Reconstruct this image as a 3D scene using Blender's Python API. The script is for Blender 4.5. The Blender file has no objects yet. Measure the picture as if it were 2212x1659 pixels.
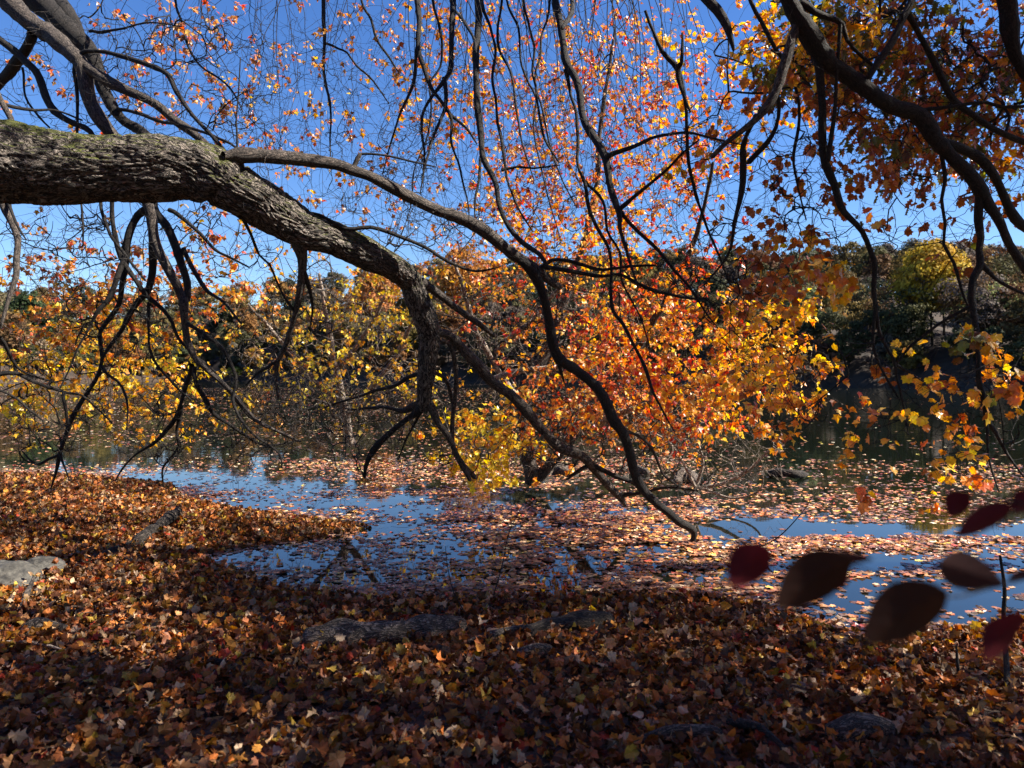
import bpy, math, numpy as np
from mathutils import Vector, noise as mnoise
from math import radians, sin, cos, pi
rng = np.random.default_rng(11)
sc = bpy.context.scene
C = sc.collection

# ------------------------------------------------------------------ camera, sky, sun
F = 1609.0; CAMZ = 1.7; PITCH = radians(-0.59)
cam = bpy.data.cameras.new('camera'); camo = bpy.data.objects.new('camera', cam); C.objects.link(camo)
camo.location = (0, 0, CAMZ); camo.rotation_euler = (radians(90) + PITCH, 0, 0)
cam.sensor_width = 36; cam.lens = 36 * F / 2212; cam.clip_start = 0.05; cam.clip_end = 5000
cam.dof.use_dof = True; cam.dof.focus_distance = 7.0; cam.dof.aperture_fstop = 3.2
sc.camera = camo
SUN_AZ = radians(95); SUN_EL = radians(41)      # azimuth from +Y towards +X
w = bpy.data.worlds.new('World'); sc.world = w; w.use_nodes = True
wn = w.node_tree.nodes; wl = w.node_tree.links; wn.clear()
sky = wn.new('ShaderNodeTexSky'); sky.sky_type = 'NISHITA'; sky.sun_disc = False
sky.sun_elevation = SUN_EL; sky.sun_rotation = SUN_AZ
sky.air_density = 1.0; sky.dust_density = 0.0; sky.ozone_density = 4.0; sky.altitude = 0
bg = wn.new('ShaderNodeBackground'); bg.inputs['Strength'].default_value = 0.05
hsv = wn.new('ShaderNodeHueSaturation'); hsv.inputs['Saturation'].default_value = 1.22; hsv.inputs['Hue'].default_value = .512; hsv.inputs['Value'].default_value = 1.16; wl.new(sky.outputs[0], hsv.inputs['Color'])
wo = wn.new('ShaderNodeOutputWorld'); wl.new(hsv.outputs[0], bg.inputs[0]); wl.new(bg.outputs[0], wo.inputs[0])
sl = bpy.data.lights.new('sun', 'SUN'); sl.energy = 5.0; sl.angle = radians(0.53); sl.color = (1, 0.93, 0.82)
slo = bpy.data.objects.new('sun', sl); C.objects.link(slo)
SD = Vector((sin(SUN_AZ) * cos(SUN_EL), cos(SUN_AZ) * cos(SUN_EL), sin(SUN_EL)))
slo.rotation_euler = (-SD).to_track_quat('-Z', 'Y').to_euler(); slo.location = (20, 5, 20)
sc.view_settings.view_transform = 'Standard'; sc.view_settings.look = 'None'
sc.view_settings.exposure = 1.75; sc.view_settings.gamma = 1.0
cy = getattr(sc, 'cycles', None)
if cy:
    cy.max_bounces = 6; cy.transparent_max_bounces = 8; cy.diffuse_bounces = 3; cy.glossy_bounces = 3
    cy.transmission_bounces = 4; cy.caustics_reflective = False; cy.caustics_refractive = False

# ------------------------------------------------------------------ helpers
cp, sp_ = cos(PITCH), sin(PITCH)
def P(px, py, d):                     # a place seen at (px,py) of the 2212x1659 view, d metres ahead
    px = np.asarray(px, float); py = np.asarray(py, float); d = np.asarray(d, float)
    x = (px - 1106) / F * d; v = (829.5 - py) / F * d
    return np.stack([x + 0 * v, d * cp - v * sp_, CAMZ + d * sp_ + v * cp], -1)
def proj(p):
    p = np.asarray(p, float); dz = p[..., 2] - CAMZ; y = p[..., 1]
    d = y * cp + dz * sp_; v = -y * sp_ + dz * cp
    d = np.where(d < .05, .05, d)
    return 1106 + p[..., 0] / d * F, 829.5 - v / d * F, d
def G(px, py, z=0.0):                 # the spot on the level z seen at (px,py)
    a = P(px, py, 1.0); t = (z - CAMZ) / (a[2] - CAMZ); return np.array([a[0] * t, a[1] * t, z])
CROPS = {1: (0, 0), 2: (708, 0), 3: (1416, 0), 4: (0, 531), 5: (708, 531), 6: (1416, 531), 0: (0, 0)}
def tr(crop, pts):
    ox, oy = CROPS[crop]; s = .3733 if crop else 1.0
    out = []; lw = None
    for p in pts:
        wd = p[2] if len(p) > 2 else lw
        lw = wd
        out.append((ox + p[0] * s, oy + p[1] * s, wd * s))
    return np.array(out)
def tag(o, label=None, cat=None, group=None, kind=None):
    if label: o['label'] = label
    if cat: o['category'] = cat
    if group: o['group'] = group
    if kind: o['kind'] = kind
    return o
def empty(name, loc, label, cat, group=None):
    o = bpy.data.objects.new(name, None); C.objects.link(o); o.location = tuple(float(a) for a in loc)
    o.empty_display_size = .2
    return tag(o, label, cat, group)
def mesh(name, V, Fc, mat, parent=None, col=None, vec=None, smooth=True, npoly=None):
    """V (n,3); Fc: (m,k) array of faces"""
    V = np.asarray(V, np.float32); Fc = np.asarray(Fc, np.int32)
    me = bpy.data.meshes.new(name)
    m, k = Fc.shape
    if parent is not None: V = V - np.array((parent.parent or parent).location, np.float32)
    me.vertices.add(len(V)); me.vertices.foreach_set('co', V.ravel())
    me.loops.add(m * k); me.loops.foreach_set('vertex_index', Fc.ravel())
    me.polygons.add(m); me.polygons.foreach_set('loop_start', np.arange(0, m * k, k, dtype=np.int32))
    me.polygons.foreach_set('loop_total', np.full(m, k, np.int32))
    me.polygons.foreach_set('use_smooth', np.full(m, smooth, bool))
    if col is not None:
        a = me.color_attributes.new('col', 'FLOAT_COLOR', 'POINT')
        c4 = np.ones((len(V), 4), np.float32); c4[:, :3] = col; a.data.foreach_set('color', c4.ravel())
    if vec is not None:
        a = me.attributes.new('bark', 'FLOAT_VECTOR', 'POINT'); a.data.foreach_set('vector', np.asarray(vec, np.float32).ravel())
    me.update(calc_edges=True); me.materials.append(mat)
    o = bpy.data.objects.new(name, me); C.objects.link(o)
    if parent is not None: o.parent = parent
    return o

# ------------------------------------------------------------------ materials
def mat_new(name):
    m = bpy.data.materials.new(name); m.use_nodes = True; nt = m.node_tree; nt.nodes.clear()
    out = nt.nodes.new('ShaderNodeOutputMaterial'); return m, nt, out
def N(nt, typ, **kw):
    n = nt.nodes.new(typ)
    for k, v in kw.items():
        if k.startswith('_'): setattr(n, k[1:], v)
        else: n.inputs[k.replace('__', ' ')].default_value = v
    return n
def ramp(nt, stops):
    r = nt.nodes.new('ShaderNodeValToRGB'); e = r.color_ramp.elements
    while len(e) < len(stops): e.new(.5)
    for el, (p, c) in zip(e, stops): el.position = p; el.color = (*c, 1) if len(c) == 3 else c
    return r
def leaf_mat(name, trans=.5, rough=.45, spec=.3, sat=1.3):
    m, nt, out = mat_new(name); L = nt.links
    a = N(nt, 'ShaderNodeAttribute', _attribute_name='col')
    nz = N(nt, 'ShaderNodeTexNoise', Scale=60.0, Detail=3.0)
    tc = N(nt, 'ShaderNodeTexCoord'); L.new(tc.outputs['Object'], nz.inputs['Vector'])
    mr = N(nt, 'ShaderNodeMapRange'); mr.inputs['To Min'].default_value = .65; mr.inputs['To Max'].default_value = 1.3
    L.new(nz.outputs[0], mr.inputs[0])
    mx = N(nt, 'ShaderNodeVectorMath', _operation='SCALE'); L.new(a.outputs['Color'], mx.inputs[0]); L.new(mr.outputs[0], mx.inputs['Scale'])
    pb = N(nt, 'ShaderNodeBsdfPrincipled', Roughness=rough); pb.inputs['Specular IOR Level'].default_value = spec
    L.new(mx.outputs[0], pb.inputs['Base Color'])
    hs = N(nt, 'ShaderNodeHueSaturation', Saturation=sat, Value=1.25); L.new(mx.outputs[0], hs.inputs['Color'])
    t = N(nt, 'ShaderNodeBsdfTranslucent'); L.new(hs.outputs[0], t.inputs[0])
    ms = N(nt, 'ShaderNodeMixShader'); ms.inputs[0].default_value = trans
    L.new(pb.outputs[0], ms.inputs[1]); L.new(t.outputs[0], ms.inputs[2]); L.new(ms.outputs[0], out.inputs[0])
    return m
M = {}
M['leaf'] = leaf_mat('autumn_leaf', .48, .32, .6, 1.15)
M['litter'] = leaf_mat('fallen_leaf', .25, .45, .2, 1.2)
M['floating'] = leaf_mat('floating_leaf', .12, .32, .6, 1.05)
M['far_leaf'] = leaf_mat('far_foliage', .25, .7, .1, 1.0)

def bark_mat(name, base, dark, scale=1.0, bump=.02, moss=0.0, rough=.85):
    m, nt, out = mat_new(name); L = nt.links
    a = N(nt, 'ShaderNodeAttribute', _attribute_name='bark')
    mp = N(nt, 'ShaderNodeMapping'); mp.inputs['Scale'].default_value = (scale, scale, scale * .33)
    L.new(a.outputs['Vector'], mp.inputs[0])
    n0 = N(nt, 'ShaderNodeTexNoise', Scale=6.0, Detail=3.0); L.new(mp.outputs[0], n0.inputs['Vector'])
    mixv = N(nt, 'ShaderNodeMixRGB', _blend_type='ADD'); mixv.inputs[0].default_value = .22
    L.new(mp.outputs[0], mixv.inputs[1]); L.new(n0.outputs['Color'], mixv.inputs[2])
    n1 = N(nt, 'ShaderNodeTexNoise', Scale=60.0, Detail=8.0, Roughness=.65); L.new(mixv.outputs[0], n1.inputs['Vector'])
    n2 = N(nt, 'ShaderNodeTexNoise', Scale=3.0, Detail=4.0); L.new(mp.outputs[0], n2.inputs['Vector'])
    def cracks(scale, wid, off):
        m2 = N(nt, 'ShaderNodeMapping'); m2.inputs['Location'].default_value = (off, off * 1.3, off * .7); L.new(mixv.outputs[0], m2.inputs[0])
        q = N(nt, 'ShaderNodeTexNoise', Scale=scale, Detail=2.5, Roughness=.55, Distortion=.35); L.new(m2.outputs[0], q.inputs['Vector'])
        s1 = N(nt, 'ShaderNodeMath', _operation='SUBTRACT'); s1.inputs[1].default_value = .5; L.new(q.outputs[0], s1.inputs[0])
        s2 = N(nt, 'ShaderNodeMath', _operation='ABSOLUTE'); L.new(s1.outputs[0], s2.inputs[0])
        v = N(nt, 'ShaderNodeMapRange'); v.inputs['From Max'].default_value = wid; v.interpolation_type = 'SMOOTHSTEP'; L.new(s2.outputs[0], v.inputs[0]); return v.outputs[0]
    k1 = cracks(17, .05, 0); k2 = cracks(31, .055, 3.1); k3 = cracks(60, .05, 7.7)
    pa = N(nt, 'ShaderNodeMath', _operation='MULTIPLY'); L.new(k1, pa.inputs[0]); L.new(k2, pa.inputs[1])
    pc = N(nt, 'ShaderNodeMath', _operation='MULTIPLY_ADD'); pc.inputs[1].default_value = .75; pc.inputs[2].default_value = .25; L.new(k3, pc.inputs[0])
    pd = N(nt, 'ShaderNodeMath', _operation='MULTIPLY'); L.new(pa.outputs[0], pd.inputs[0]); L.new(pc.outputs[0], pd.inputs[1])
    hm = N(nt, 'ShaderNodeMath', _operation='MULTIPLY'); L.new(pd.outputs[0], hm.inputs[0]); L.new(n1.outputs[0], hm.inputs[1])
    r = ramp(nt, [(0.0, dark), (.17, tuple(.25 * b + .75 * d for b, d in zip(base, dark))), (.38, base), (.68, tuple(min(1, b * 2.3) for b in base))])
    L.new(hm.outputs[0], r.inputs[0])
    cm = N(nt, 'ShaderNodeMixRGB', _blend_type='MULTIPLY'); cm.inputs[0].default_value = .6
    r2 = ramp(nt, [(.3, (.55, .5, .45)), (.7, (1.2, 1.15, 1.1))]); L.new(n2.outputs[0], r2.inputs[0])
    L.new(r.outputs[0], cm.inputs[1]); L.new(r2.outputs[0], cm.inputs[2])
    colour = cm.outputs[0]
    if moss:
        ge = N(nt, 'ShaderNodeNewGeometry'); sx = N(nt, 'ShaderNodeSeparateXYZ'); L.new(ge.outputs['Normal'], sx.inputs[0])
        n3 = N(nt, 'ShaderNodeTexNoise', Scale=2.6, Detail=6.0, Roughness=.7); L.new(a.outputs['Vector'], n3.inputs['Vector'])
        ad = N(nt, 'ShaderNodeMath', _operation='MULTIPLY_ADD'); ad.inputs[1].default_value = 1.5
        L.new(n3.outputs[0], ad.inputs[0])
        nz = N(nt, 'ShaderNodeMath', _operation='MULTIPLY'); nz.inputs[1].default_value = .55; L.new(sx.outputs['Z'], nz.inputs[0])
        L.new(nz.outputs[0], ad.inputs[2])
        mr = N(nt, 'ShaderNodeMapRange'); mr.inputs['From Min'].default_value = moss; mr.inputs['From Max'].default_value = moss + .16
        L.new(ad.outputs[0], mr.inputs[0])
        mc = ramp(nt, [(.3, (.03, .035, .008)), (.7, (.14, .15, .03))]); L.new(n1.outputs[0], mc.inputs[0])
        mm = N(nt, 'ShaderNodeMixRGB'); L.new(mr.outputs[0], mm.inputs[0]); L.new(colour, mm.inputs[1]); L.new(mc.outputs[0], mm.inputs[2])
        colour = mm.outputs[0]
    pb = N(nt, 'ShaderNodeBsdfPrincipled', Roughness=rough); pb.inputs['Specular IOR Level'].default_value = .35
    L.new(colour, pb.inputs['Base Color'])
    bp = N(nt, 'ShaderNodeBump', Strength=1.0, Distance=bump); L.new(hm.outputs[0], bp.inputs['Height'])
    L.new(bp.outputs[0], pb.inputs['Normal']); L.new(pb.outputs[0], out.inputs[0])
    return m
M['bark_big'] = bark_mat('rough_mossy_bark', (.17, .148, .13), (.008, .006, .005), 1.25, .035, moss=.96)
M['bark'] = bark_mat('grey_brown_bark', (.085, .07, .06), (.016, .013, .011), 2.0, .008)
M['bark_dark'] = bark_mat('silhouette_brown_bark', (.02, .0165, .0145), (.006, .005, .004), 2.0, .008)  # brown bark darkened so shaded, backlit branches read as silhouettes
M['bark_pale'] = bark_mat('bleached_twig_bark', (.3, .25, .21), (.09, .07, .055), 2.0, .004)
M['wood'] = bark_mat('rotting_log_bark', (.15, .12, .095), (.02, .015, .012), 1.4, .02)
M['wood_dark'] = bark_mat('dark_log_bark', (.05, .04, .032), (.012, .009, .007), 1.4, .02)  # log bark in darker colours

# ------------------------------------------------------------------ tubes
def frames(Pt, ref):
    T = np.gradient(Pt, axis=1); T /= np.linalg.norm(T, axis=2, keepdims=True) + 1e-9
    A = np.cross(T, ref); A /= np.linalg.norm(A, axis=2, keepdims=True) + 1e-6
    B = np.cross(T, A); return T, A, B
def tubes(Pt, R, S, ref=None):
    """Pt (M,K,3) R (M,K) -> V, F(quads), vec"""
    Pt = np.asarray(Pt, float); R = np.asarray(R, float); Mn, K, _ = Pt.shape
    if ref is None: ref = np.array([.08, 1., .05])
    ref = np.broadcast_to(ref, (Mn, 1, 3)) if np.ndim(ref) == 1 else ref
    T, A, B = frames(Pt, ref)
    th = np.arange(S) / S * 2 * pi
    off = A[:, :, None] * np.cos(th)[None, None, :, None] + B[:, :, None] * np.sin(th)[None, None, :, None]
    V = Pt[:, :, None] + off * R[:, :, None, None]
    seg = np.linalg.norm(np.diff(Pt, axis=1), axis=2); s = np.concatenate([np.zeros((Mn, 1)), np.cumsum(seg, 1)], 1)
    vec = np.empty_like(V); vec[..., 0] = R[:, :, None] * np.cos(th); vec[..., 1] = R[:, :, None] * np.sin(th)
    vec[..., 2] = s[:, :, None] + np.arange(Mn)[:, None, None] * 1.37
    m, k, j = np.meshgrid(np.arange(Mn), np.arange(K - 1), np.arange(S), indexing='ij')
    b = (m * K + k) * S; j2 = (j + 1) % S
    Fq = np.stack([b + j, b + j2, b + S + j2, b + S + j], -1).reshape(-1, 4)
    return V.reshape(-1, 3), Fq, vec.reshape(-1, 3)
def resample(pts, step):
    """pts (n,m) catmull-rom"""
    p = np.asarray(pts, float); n = len(p)
    q = np.vstack([2 * p[0] - p[1], p, 2 * p[-1] - p[-2]]); out = []
    for i in range(n - 1):
        a, b, c, d = q[i], q[i + 1], q[i + 2], q[i + 3]
        L = np.linalg.norm((c - b)[:3]); k = max(2, int(L / step))
        t = (np.arange(k) / k)[:, None]
        out.append(.5 * (2 * b + (c - a) * t + (2 * a - 5 * b + 4 * c - d) * t * t + (3 * b - a - 3 * c + d) * t ** 3))
    out.append(p[-1:]); return np.vstack(out)

class Tree:
    def __init__(s, name, base, label, mat, parts=True, cat='tree'):
        s.root = empty(name, base, label, cat); s.mat = mat; s.br = {}; s.bobj = {}; s.nodes = []; s.nrad = []; s.soft = []
    def depth_at(s, parent, x, y):
        q = s.br[parent]; i = np.argmin((q[:, 5] - x) ** 2 + (q[:, 6] - y) ** 2); return q[i, 7]
    def branch(s, key, crop, pts, d0, d1, pname='branch', parent=None, S=10, wob=.02, taper=True, mat=None, step=.06, wscale=1.0, label=None):
        t = tr(crop, pts)
        if parent: d0 = s.depth_at(parent, t[0, 0], t[0, 1])
        seg = np.r_[0, np.cumsum(np.hypot(np.diff(t[:, 0]), np.diff(t[:, 1])))]; u = seg / seg[-1]
        d = d0 + (d1 - d0) * u
        X = P(t[:, 0], t[:, 1], d); rad = t[:, 2] * .5 * d / F * wscale
        q = resample(np.c_[X, rad], step); q[:, 3] = np.maximum(q[:, 3], .0015)
        n = len(q); ph = rng.uniform(0, 6, 3); ss = np.arange(n) * step
        wb = np.stack([np.sin(ss * f + p_) for f, p_ in zip((5.1, 3.7, 6.3), ph)], 1) * np.minimum(q[:, 3:4], .02) * .5
        wb[:, 1] *= 3; wb[0] = 0
        nk = max(3, int(n * step / .17)); kn = rng.normal(0, 1, (nk, 3)); kn[0] = kn[-1] = 0
        kx = np.linspace(0, n - 1, nk); kk = np.stack([np.interp(np.arange(n), kx, kn[:, i_]) for i_ in range(3)], 1)
        wb += kk * np.clip(q[:, 3:4] * .6, .003, .006)
        q[:, :3] += wb
        for kp in rng.uniform(0, n, max(1, int(n * step / .3))): q[:, 3] *= 1 + rng.uniform(.05, .22) * np.exp(-((np.arange(n) - kp) * step / .018) ** 2)
        q[:, 3] *= 1 + .07 * np.sin(ss * 9 + ph[0]) + rng.normal(0, .03, n)
        a, b, c = proj(q[:, :3]); s.br[key] = np.c_[q, np.zeros(n), a, b, c]
        # closed tip
        q2 = np.vstack([q, q[-1:]]); q2[-1, :3] += (q[-1, :3] - q[-2, :3]) / (np.linalg.norm(q[-1, :3] - q[-2, :3]) + 1e-6) * q[-1, 3]; q2[-1, 3] *= .15
        V, Fq, vec = tubes(q2[None, :, :3], q2[None, :, 3], S)
        s.bobj[key] = (pname, V, Fq, vec, mat or s.mat); s.nodes.append(q[:, :3]); s.nrad.append(q[:, 3])

def grow(nodes, targets, K=6, bend=.12, sag=.1, rtip=.0012, rmax=.014, rpow=.42, upw=0.0):
    """join every target to the nearest point of the skeleton by a curved twig"""
    nodes = np.asarray(nodes, float); N0 = len(nodes)
    d2 = np.array([((nodes - t) ** 2).sum(1).min() for t in targets]); order = np.argsort(d2)
    allp = np.empty((N0 + len(targets) * K, 3)); allp[:N0] = nodes; cnt = N0
    par = -np.ones(len(allp), int); owner = -np.ones(len(allp), int)
    paths = []; att = []
    for oi in order:
        t = targets[oi]; q = allp[:cnt]; dd = ((q - t) ** 2).sum(1)
        if upw: dd = dd + upw * np.maximum(0, t[2] - q[:, 2]) * np.sqrt(dd)
        i = int(np.argmin(dd)); a = q[i]; L = math.sqrt(((a - t) ** 2).sum()) + 1e-4
        u = (np.arange(K + 1) / K)[:, None]
        b1 = rng.normal(0, bend, 3) * L; b2 = rng.normal(0, bend * .5, 3) * L
        path = a + (t - a) * u + b1 * (4 * u * (1 - u)) + b2 * np.sin(2 * pi * u) + np.array([0, 0, sag * L]) * 4 * u * (1 - u)
        path[1:-1] += rng.normal(0, .012, (K - 1, 3)) * min(L, .4)
        allp[cnt:cnt + K] = path[1:]; owner[cnt:cnt + K] = len(paths)
        paths.append(path); att.append((owner[i])); cnt += K
    n = len(paths); w_ = np.ones(n)
    for k in range(n - 1, -1, -1):
        if att[k] >= 0: w_[att[k]] += w_[k]
    r0 = np.minimum(rtip * w_ ** rpow, rmax)
    Pt = np.array(paths); ua = np.linspace(1, .72, K + 1)[None]; R = r0[:, None] * ua
    inv = np.empty(n, int); inv[order] = np.arange(n)
    return Pt, R, inv, allp[:cnt]

# ------------------------------------------------------------------ leaves
def outline(half):
    h = np.array(half, float); L = h[1:-1][::-1].copy(); L[:, 0] *= -1; return np.vstack([h, L])
MAPLE = outline([(0, 0), (.16, -.04), (.36, .05), (.33, .17), (.56, .36), (.42, .45), (.40, .66), (.22, .66), (0, .95)])
MAPLE2 = outline([(0, 0), (.3, .02), (.27, .16), (.56, .38), (.24, .5), (0, 1)])
OAK = outline([(0, 0), (.1, .1), (.24, .14), (.11, .28), (.36, .42), (.15, .5), (.36, .72), (.15, .74), (0, 1)])
OVAL = outline([(0, 0), (.2, .13), (.31, .36), (.27, .62), (.13, .85), (0, 1)])
def build_leaves(name, pos, tip, nor, size, col, mat, parent=None, shape=MAPLE, curl=.5, cmid=.38, jit=.03, tone=.12):
    n = len(pos); o = shape; K = len(o)
    tip = tip / (np.linalg.norm(tip, axis=1, keepdims=True) + 1e-9)
    side = np.cross(tip, nor); side /= np.linalg.norm(side, axis=1, keepdims=True) + 1e-9
    nr = np.cross(side, tip)
    uv = np.vstack([o, [[0, cmid]]]); U = uv[:, 0][None]; W = uv[:, 1][None]
    c1 = rng.normal(0, curl, (n, 1)); c2 = rng.normal(0, curl * .8, (n, 1)); c3 = rng.normal(0, curl * .5, (n, 1))
    c1 = np.where(np.abs(c1) < .05, .05, np.clip(c1 * 1.6, -3, 3)); c2 = np.where(np.abs(c2) < .05, .05, np.clip(c2 * 1.6, -2.6, 2.6)); Wc = W - .35
    Uj = np.sign(U) * np.sin(c1 * np.abs(U)) / c1 + rng.normal(0, .02, (n, K + 1)); Wj = np.sin(c2 * Wc) / c2 + .35 + rng.normal(0, .02, (n, K + 1))
    Z = (1 - np.cos(c1 * np.abs(U))) / c1 + (1 - np.cos(c2 * Wc)) / c2 + c3 * U * Wc * 1.4 + rng.normal(0, jit, (n, K + 1))
    V = pos[:, None] + size[:, None, None] * (side[:, None] * Uj[..., None] + tip[:, None] * Wj[..., None] + nr[:, None] * Z[..., None])
    j = np.arange(K); tri = np.stack([j, (j + 1) % K, np.full(K, K)], -1)
    Fc = (np.arange(n)[:, None, None] * (K + 1) + tri[None]).reshape(-1, 3)
    cc = np.repeat(col[:, None], K + 1, 1).copy(); cc[:, :K] *= (1 + rng.normal(0, tone, (n, K, 1))); cc[:, K] *= 1.12
    return mesh(name, V.reshape(-1, 3), Fc, mat, parent, col=np.clip(cc, .004, .95).reshape(-1, 3), smooth=False)
PAL = {
 'red': [((.5, .05, .035), 2.5), ((.66, .13, .04), 3), ((.72, .25, .05), 2.4), ((.75, .42, .09), 1.6), ((.28, .04, .03), 1.4)],
 'orange': [((.74, .26, .05), 3.5), ((.78, .4, .07), 3), ((.62, .14, .04), 1.6), ((.78, .52, .13), 2), ((.36, .13, .045), 1.6)],
 'gold': [((.88, .45, .05), 3), ((.88, .58, .07), 3), ((.85, .3, .04), 1.6), ((.6, .3, .05), .7)],
 'yellow': [((.85, .62, .06), 4), ((.85, .5, .05), 2), ((.7, .6, .08), 1.2), ((.8, .3, .04), .5)],
 'pink': [((.62, .24, .1), 3), ((.66, .14, .08), 1.6), ((.66, .36, .14), 2.2), ((.7, .46, .18), 1), ((.26, .11, .05), 2.2)],
 'dull': [((.5, .22, .07), 3), ((.35, .14, .05), 2), ((.65, .33, .08), 2), ((.6, .12, .04), 1)],
 'olive': [((.1, .1, .025), 4), ((.2, .2, .035), 2), ((.16, .07, .025), 3), ((.36, .32, .05), 1)],  # olive and brown leaf colours darkened to stand in for shade
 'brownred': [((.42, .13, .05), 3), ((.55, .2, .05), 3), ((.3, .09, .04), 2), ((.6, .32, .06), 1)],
}
def pick(pal, n):
    c = np.array([a for a, _ in PAL[pal]]); ww = np.array([b for _, b in PAL[pal]], float); i = rng.choice(len(c), n, p=ww / ww.sum())
    return c[i] * rng.uniform(.75, 1.15, (n, 1))

def foliage(tree, specs, shape=MAPLE2, extra_bare=0, K=6, dens=1.0, lsz=1.0, twig_mat=None, S=3, bend=.12, sag=.1, upw=0.0, leaf_name='crown', rtip=.0016, curl=.45):
    """specs: (cx,cy,rx,ry,clusters,per,dmin,dmax,palette,leafsize,leaves_per_sprig)"""
    T = []; meta = []
    for (cx, cy, rx, ry, nc, per, d0, d1, pal, ls, nl) in specs:
        nc = max(1, round(nc * dens ** .5)); per = per * dens ** .5; ls = ls * lsz
        a = rng.uniform(0, 2 * pi, nc); rr = np.sqrt(rng.uniform(0, 1, nc))
        ccx = cx + rx * rr * np.cos(a); ccy = cy + ry * rr * np.sin(a); dc = rng.uniform(d0, d1, nc)
        for i in range(nc):
            c = P(ccx[i], ccy[i], dc[i]); k = max(1, rng.poisson(per * .75)); pl = pal if isinstance(pal, str) else pal[rng.integers(len(pal))]
            spread = .17 * dc[i] / 7
            for q in c + rng.normal(0, 1, (k, 3)) * [spread, spread * 1.2, spread * .75]:
                T.append(q); meta.append((pl, ls, nl))
    T = np.array(T)
    ok = T[:, 2] > .12; T = T[ok]; meta = [m for m, o in zip(meta, ok) if o]
    nodes = np.vstack([n_[::3] for n_ in tree.nodes])
    Pt, R, inv, allp = grow(nodes, T, K, bend, sag, upw=upw, rtip=rtip)
    # sprigs
    pos = []; tip = []; nor = []; size = []; col = []
    spr = []; sprR = []
    for k, (t, (pl, ls, nl)) in enumerate(zip(T, meta)):
        path = Pt[inv[k]]; dr = path[-1] - path[-3]; dr /= np.linalg.norm(dr) + 1e-6
        dr = dr + rng.normal(0, .35, 3) + [0, 0, -.25]; dr /= np.linalg.norm(dr)
        Ls = rng.uniform(.12, .3) * (ls / .06) ** .5; n = max(2, rng.poisson(nl * 1.3)); u = np.sort(rng.uniform(.1, 1, n))
        hook = np.array([0, 0, rng.uniform(-.1, .35) * Ls])
        f = lambda x: t + dr * Ls * x + hook * x * x
        spr.append([f(v) for v in (0, .34, .67, 1.0)]); sprR.append([rtip, rtip * .9, rtip * .8, rtip * .6])
        for uu in u:
            o = rng.normal(0, 1, 3); o -= dr * o.dot(dr); o /= np.linalg.norm(o) + 1e-6
            pe = ls * rng.uniform(.3, .8); p0 = f(uu) + o * pe * .7 + np.array([0, 0, -pe * .4])
            tp = o * .7 + dr * .5 + np.array([0, 0, -rng.uniform(.1, 1.3)])
            nn = np.array([0, 0, 1.]) * .8 + rng.normal(0, .55, 3)
            pos.append(p0); tip.append(tp); nor.append(nn); size.append(ls * rng.uniform(.65, 1.2)); 
            spr.append([f(uu), f(uu) + (p0 - f(uu)) * .4, f(uu) + (p0 - f(uu)) * .75, p0]); sprR.append([rtip * .45] * 4)
        col.append(pick(pl, n))
    pos = np.array(pos); tip = np.array(tip); nor = np.array(nor); size = np.array(size); col = np.vstack(col)
    ref = rng.normal(0, 1, (len(Pt), 1, 3)); V1, F1, v1 = tubes(Pt, R, S, ref)
    spr = np.array(spr); V2, F2, v2 = tubes(spr, np.array(sprR), 3, rng.normal(0, 1, (len(spr), 1, 3)))
    mesh('twigs', np.vstack([V1, V2]), np.vstack([F1, F2 + len(V1)]), twig_mat or tree.mat, tree.root, vec=np.vstack([v1, v2]))
    build_leaves(leaf_name, pos, tip, nor, size, col, M['leaf'], tree.root, shape, curl)
    print('leaves', tree.root.name, len(pos), 'twigs', len(Pt))
    return allp

def side_twigs(tree, per=9, reach=.4, mat=None, rmax=.006, down=.25, hi=.03):
    for key, (pname, V0, F0, v0, bm_) in tree.bobj.items():
        q = tree.br[key]; T = []
        ln = np.linalg.norm(np.diff(q[:, :3], axis=0), axis=1).sum(); rm = q[:, 3]
        k = max(1, int(ln * per)); w_ = (rm < hi).astype(float) + .12; i = rng.choice(len(q), k, p=w_ / w_.sum())
        for ii in i:
            t = q[min(ii + 1, len(q) - 1), :3] - q[max(ii - 1, 0), :3]; t /= np.linalg.norm(t) + 1e-6; o = rng.normal(0, 1, 3); o -= t * o.dot(t); o /= np.linalg.norm(o)
            p = q[ii, :3] + (o * .8 + t * .7 - np.array([0, 0, down])) * reach * rng.uniform(.25, 1.2)
            if p[2] > .03: T.append(p)
        if not T: mesh(pname, V0, F0, bm_, tree.root, vec=v0); continue
        Pt, R_, inv, _ = grow(q[:, :3], np.array(T), 6, .16, .03, rtip=.0017, rmax=rmax); n = len(Pt)
        d = Pt[:, -1] - Pt[:, -3]; d /= np.linalg.norm(d, axis=1, keepdims=True) + 1e-6; L_ = rng.uniform(.05, .28, (n, 1)); u = np.linspace(0, 1, 5)[None, :, None]
        H = Pt[:, -1][:, None] + d[:, None] * L_[:, None] * u + rng.normal(0, .3, (n, 1, 3)) * L_[:, None] * u ** 2
        V1, F1, v1 = tubes(Pt, R_, 3, rng.normal(0, 1, (n, 1, 3))); V2, F2, v2 = tubes(H, np.linspace(1, .5, 5)[None] * R_[:, -1:], 3, rng.normal(0, 1, (n, 1, 3)))
        n0 = len(V0); mesh(pname, np.vstack([V0, V1, V2]), np.vstack([F0, F1 + n0, F2 + n0 + len(V1)]), bm_, tree.root, vec=np.vstack([v0, v1, v2]))
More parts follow.
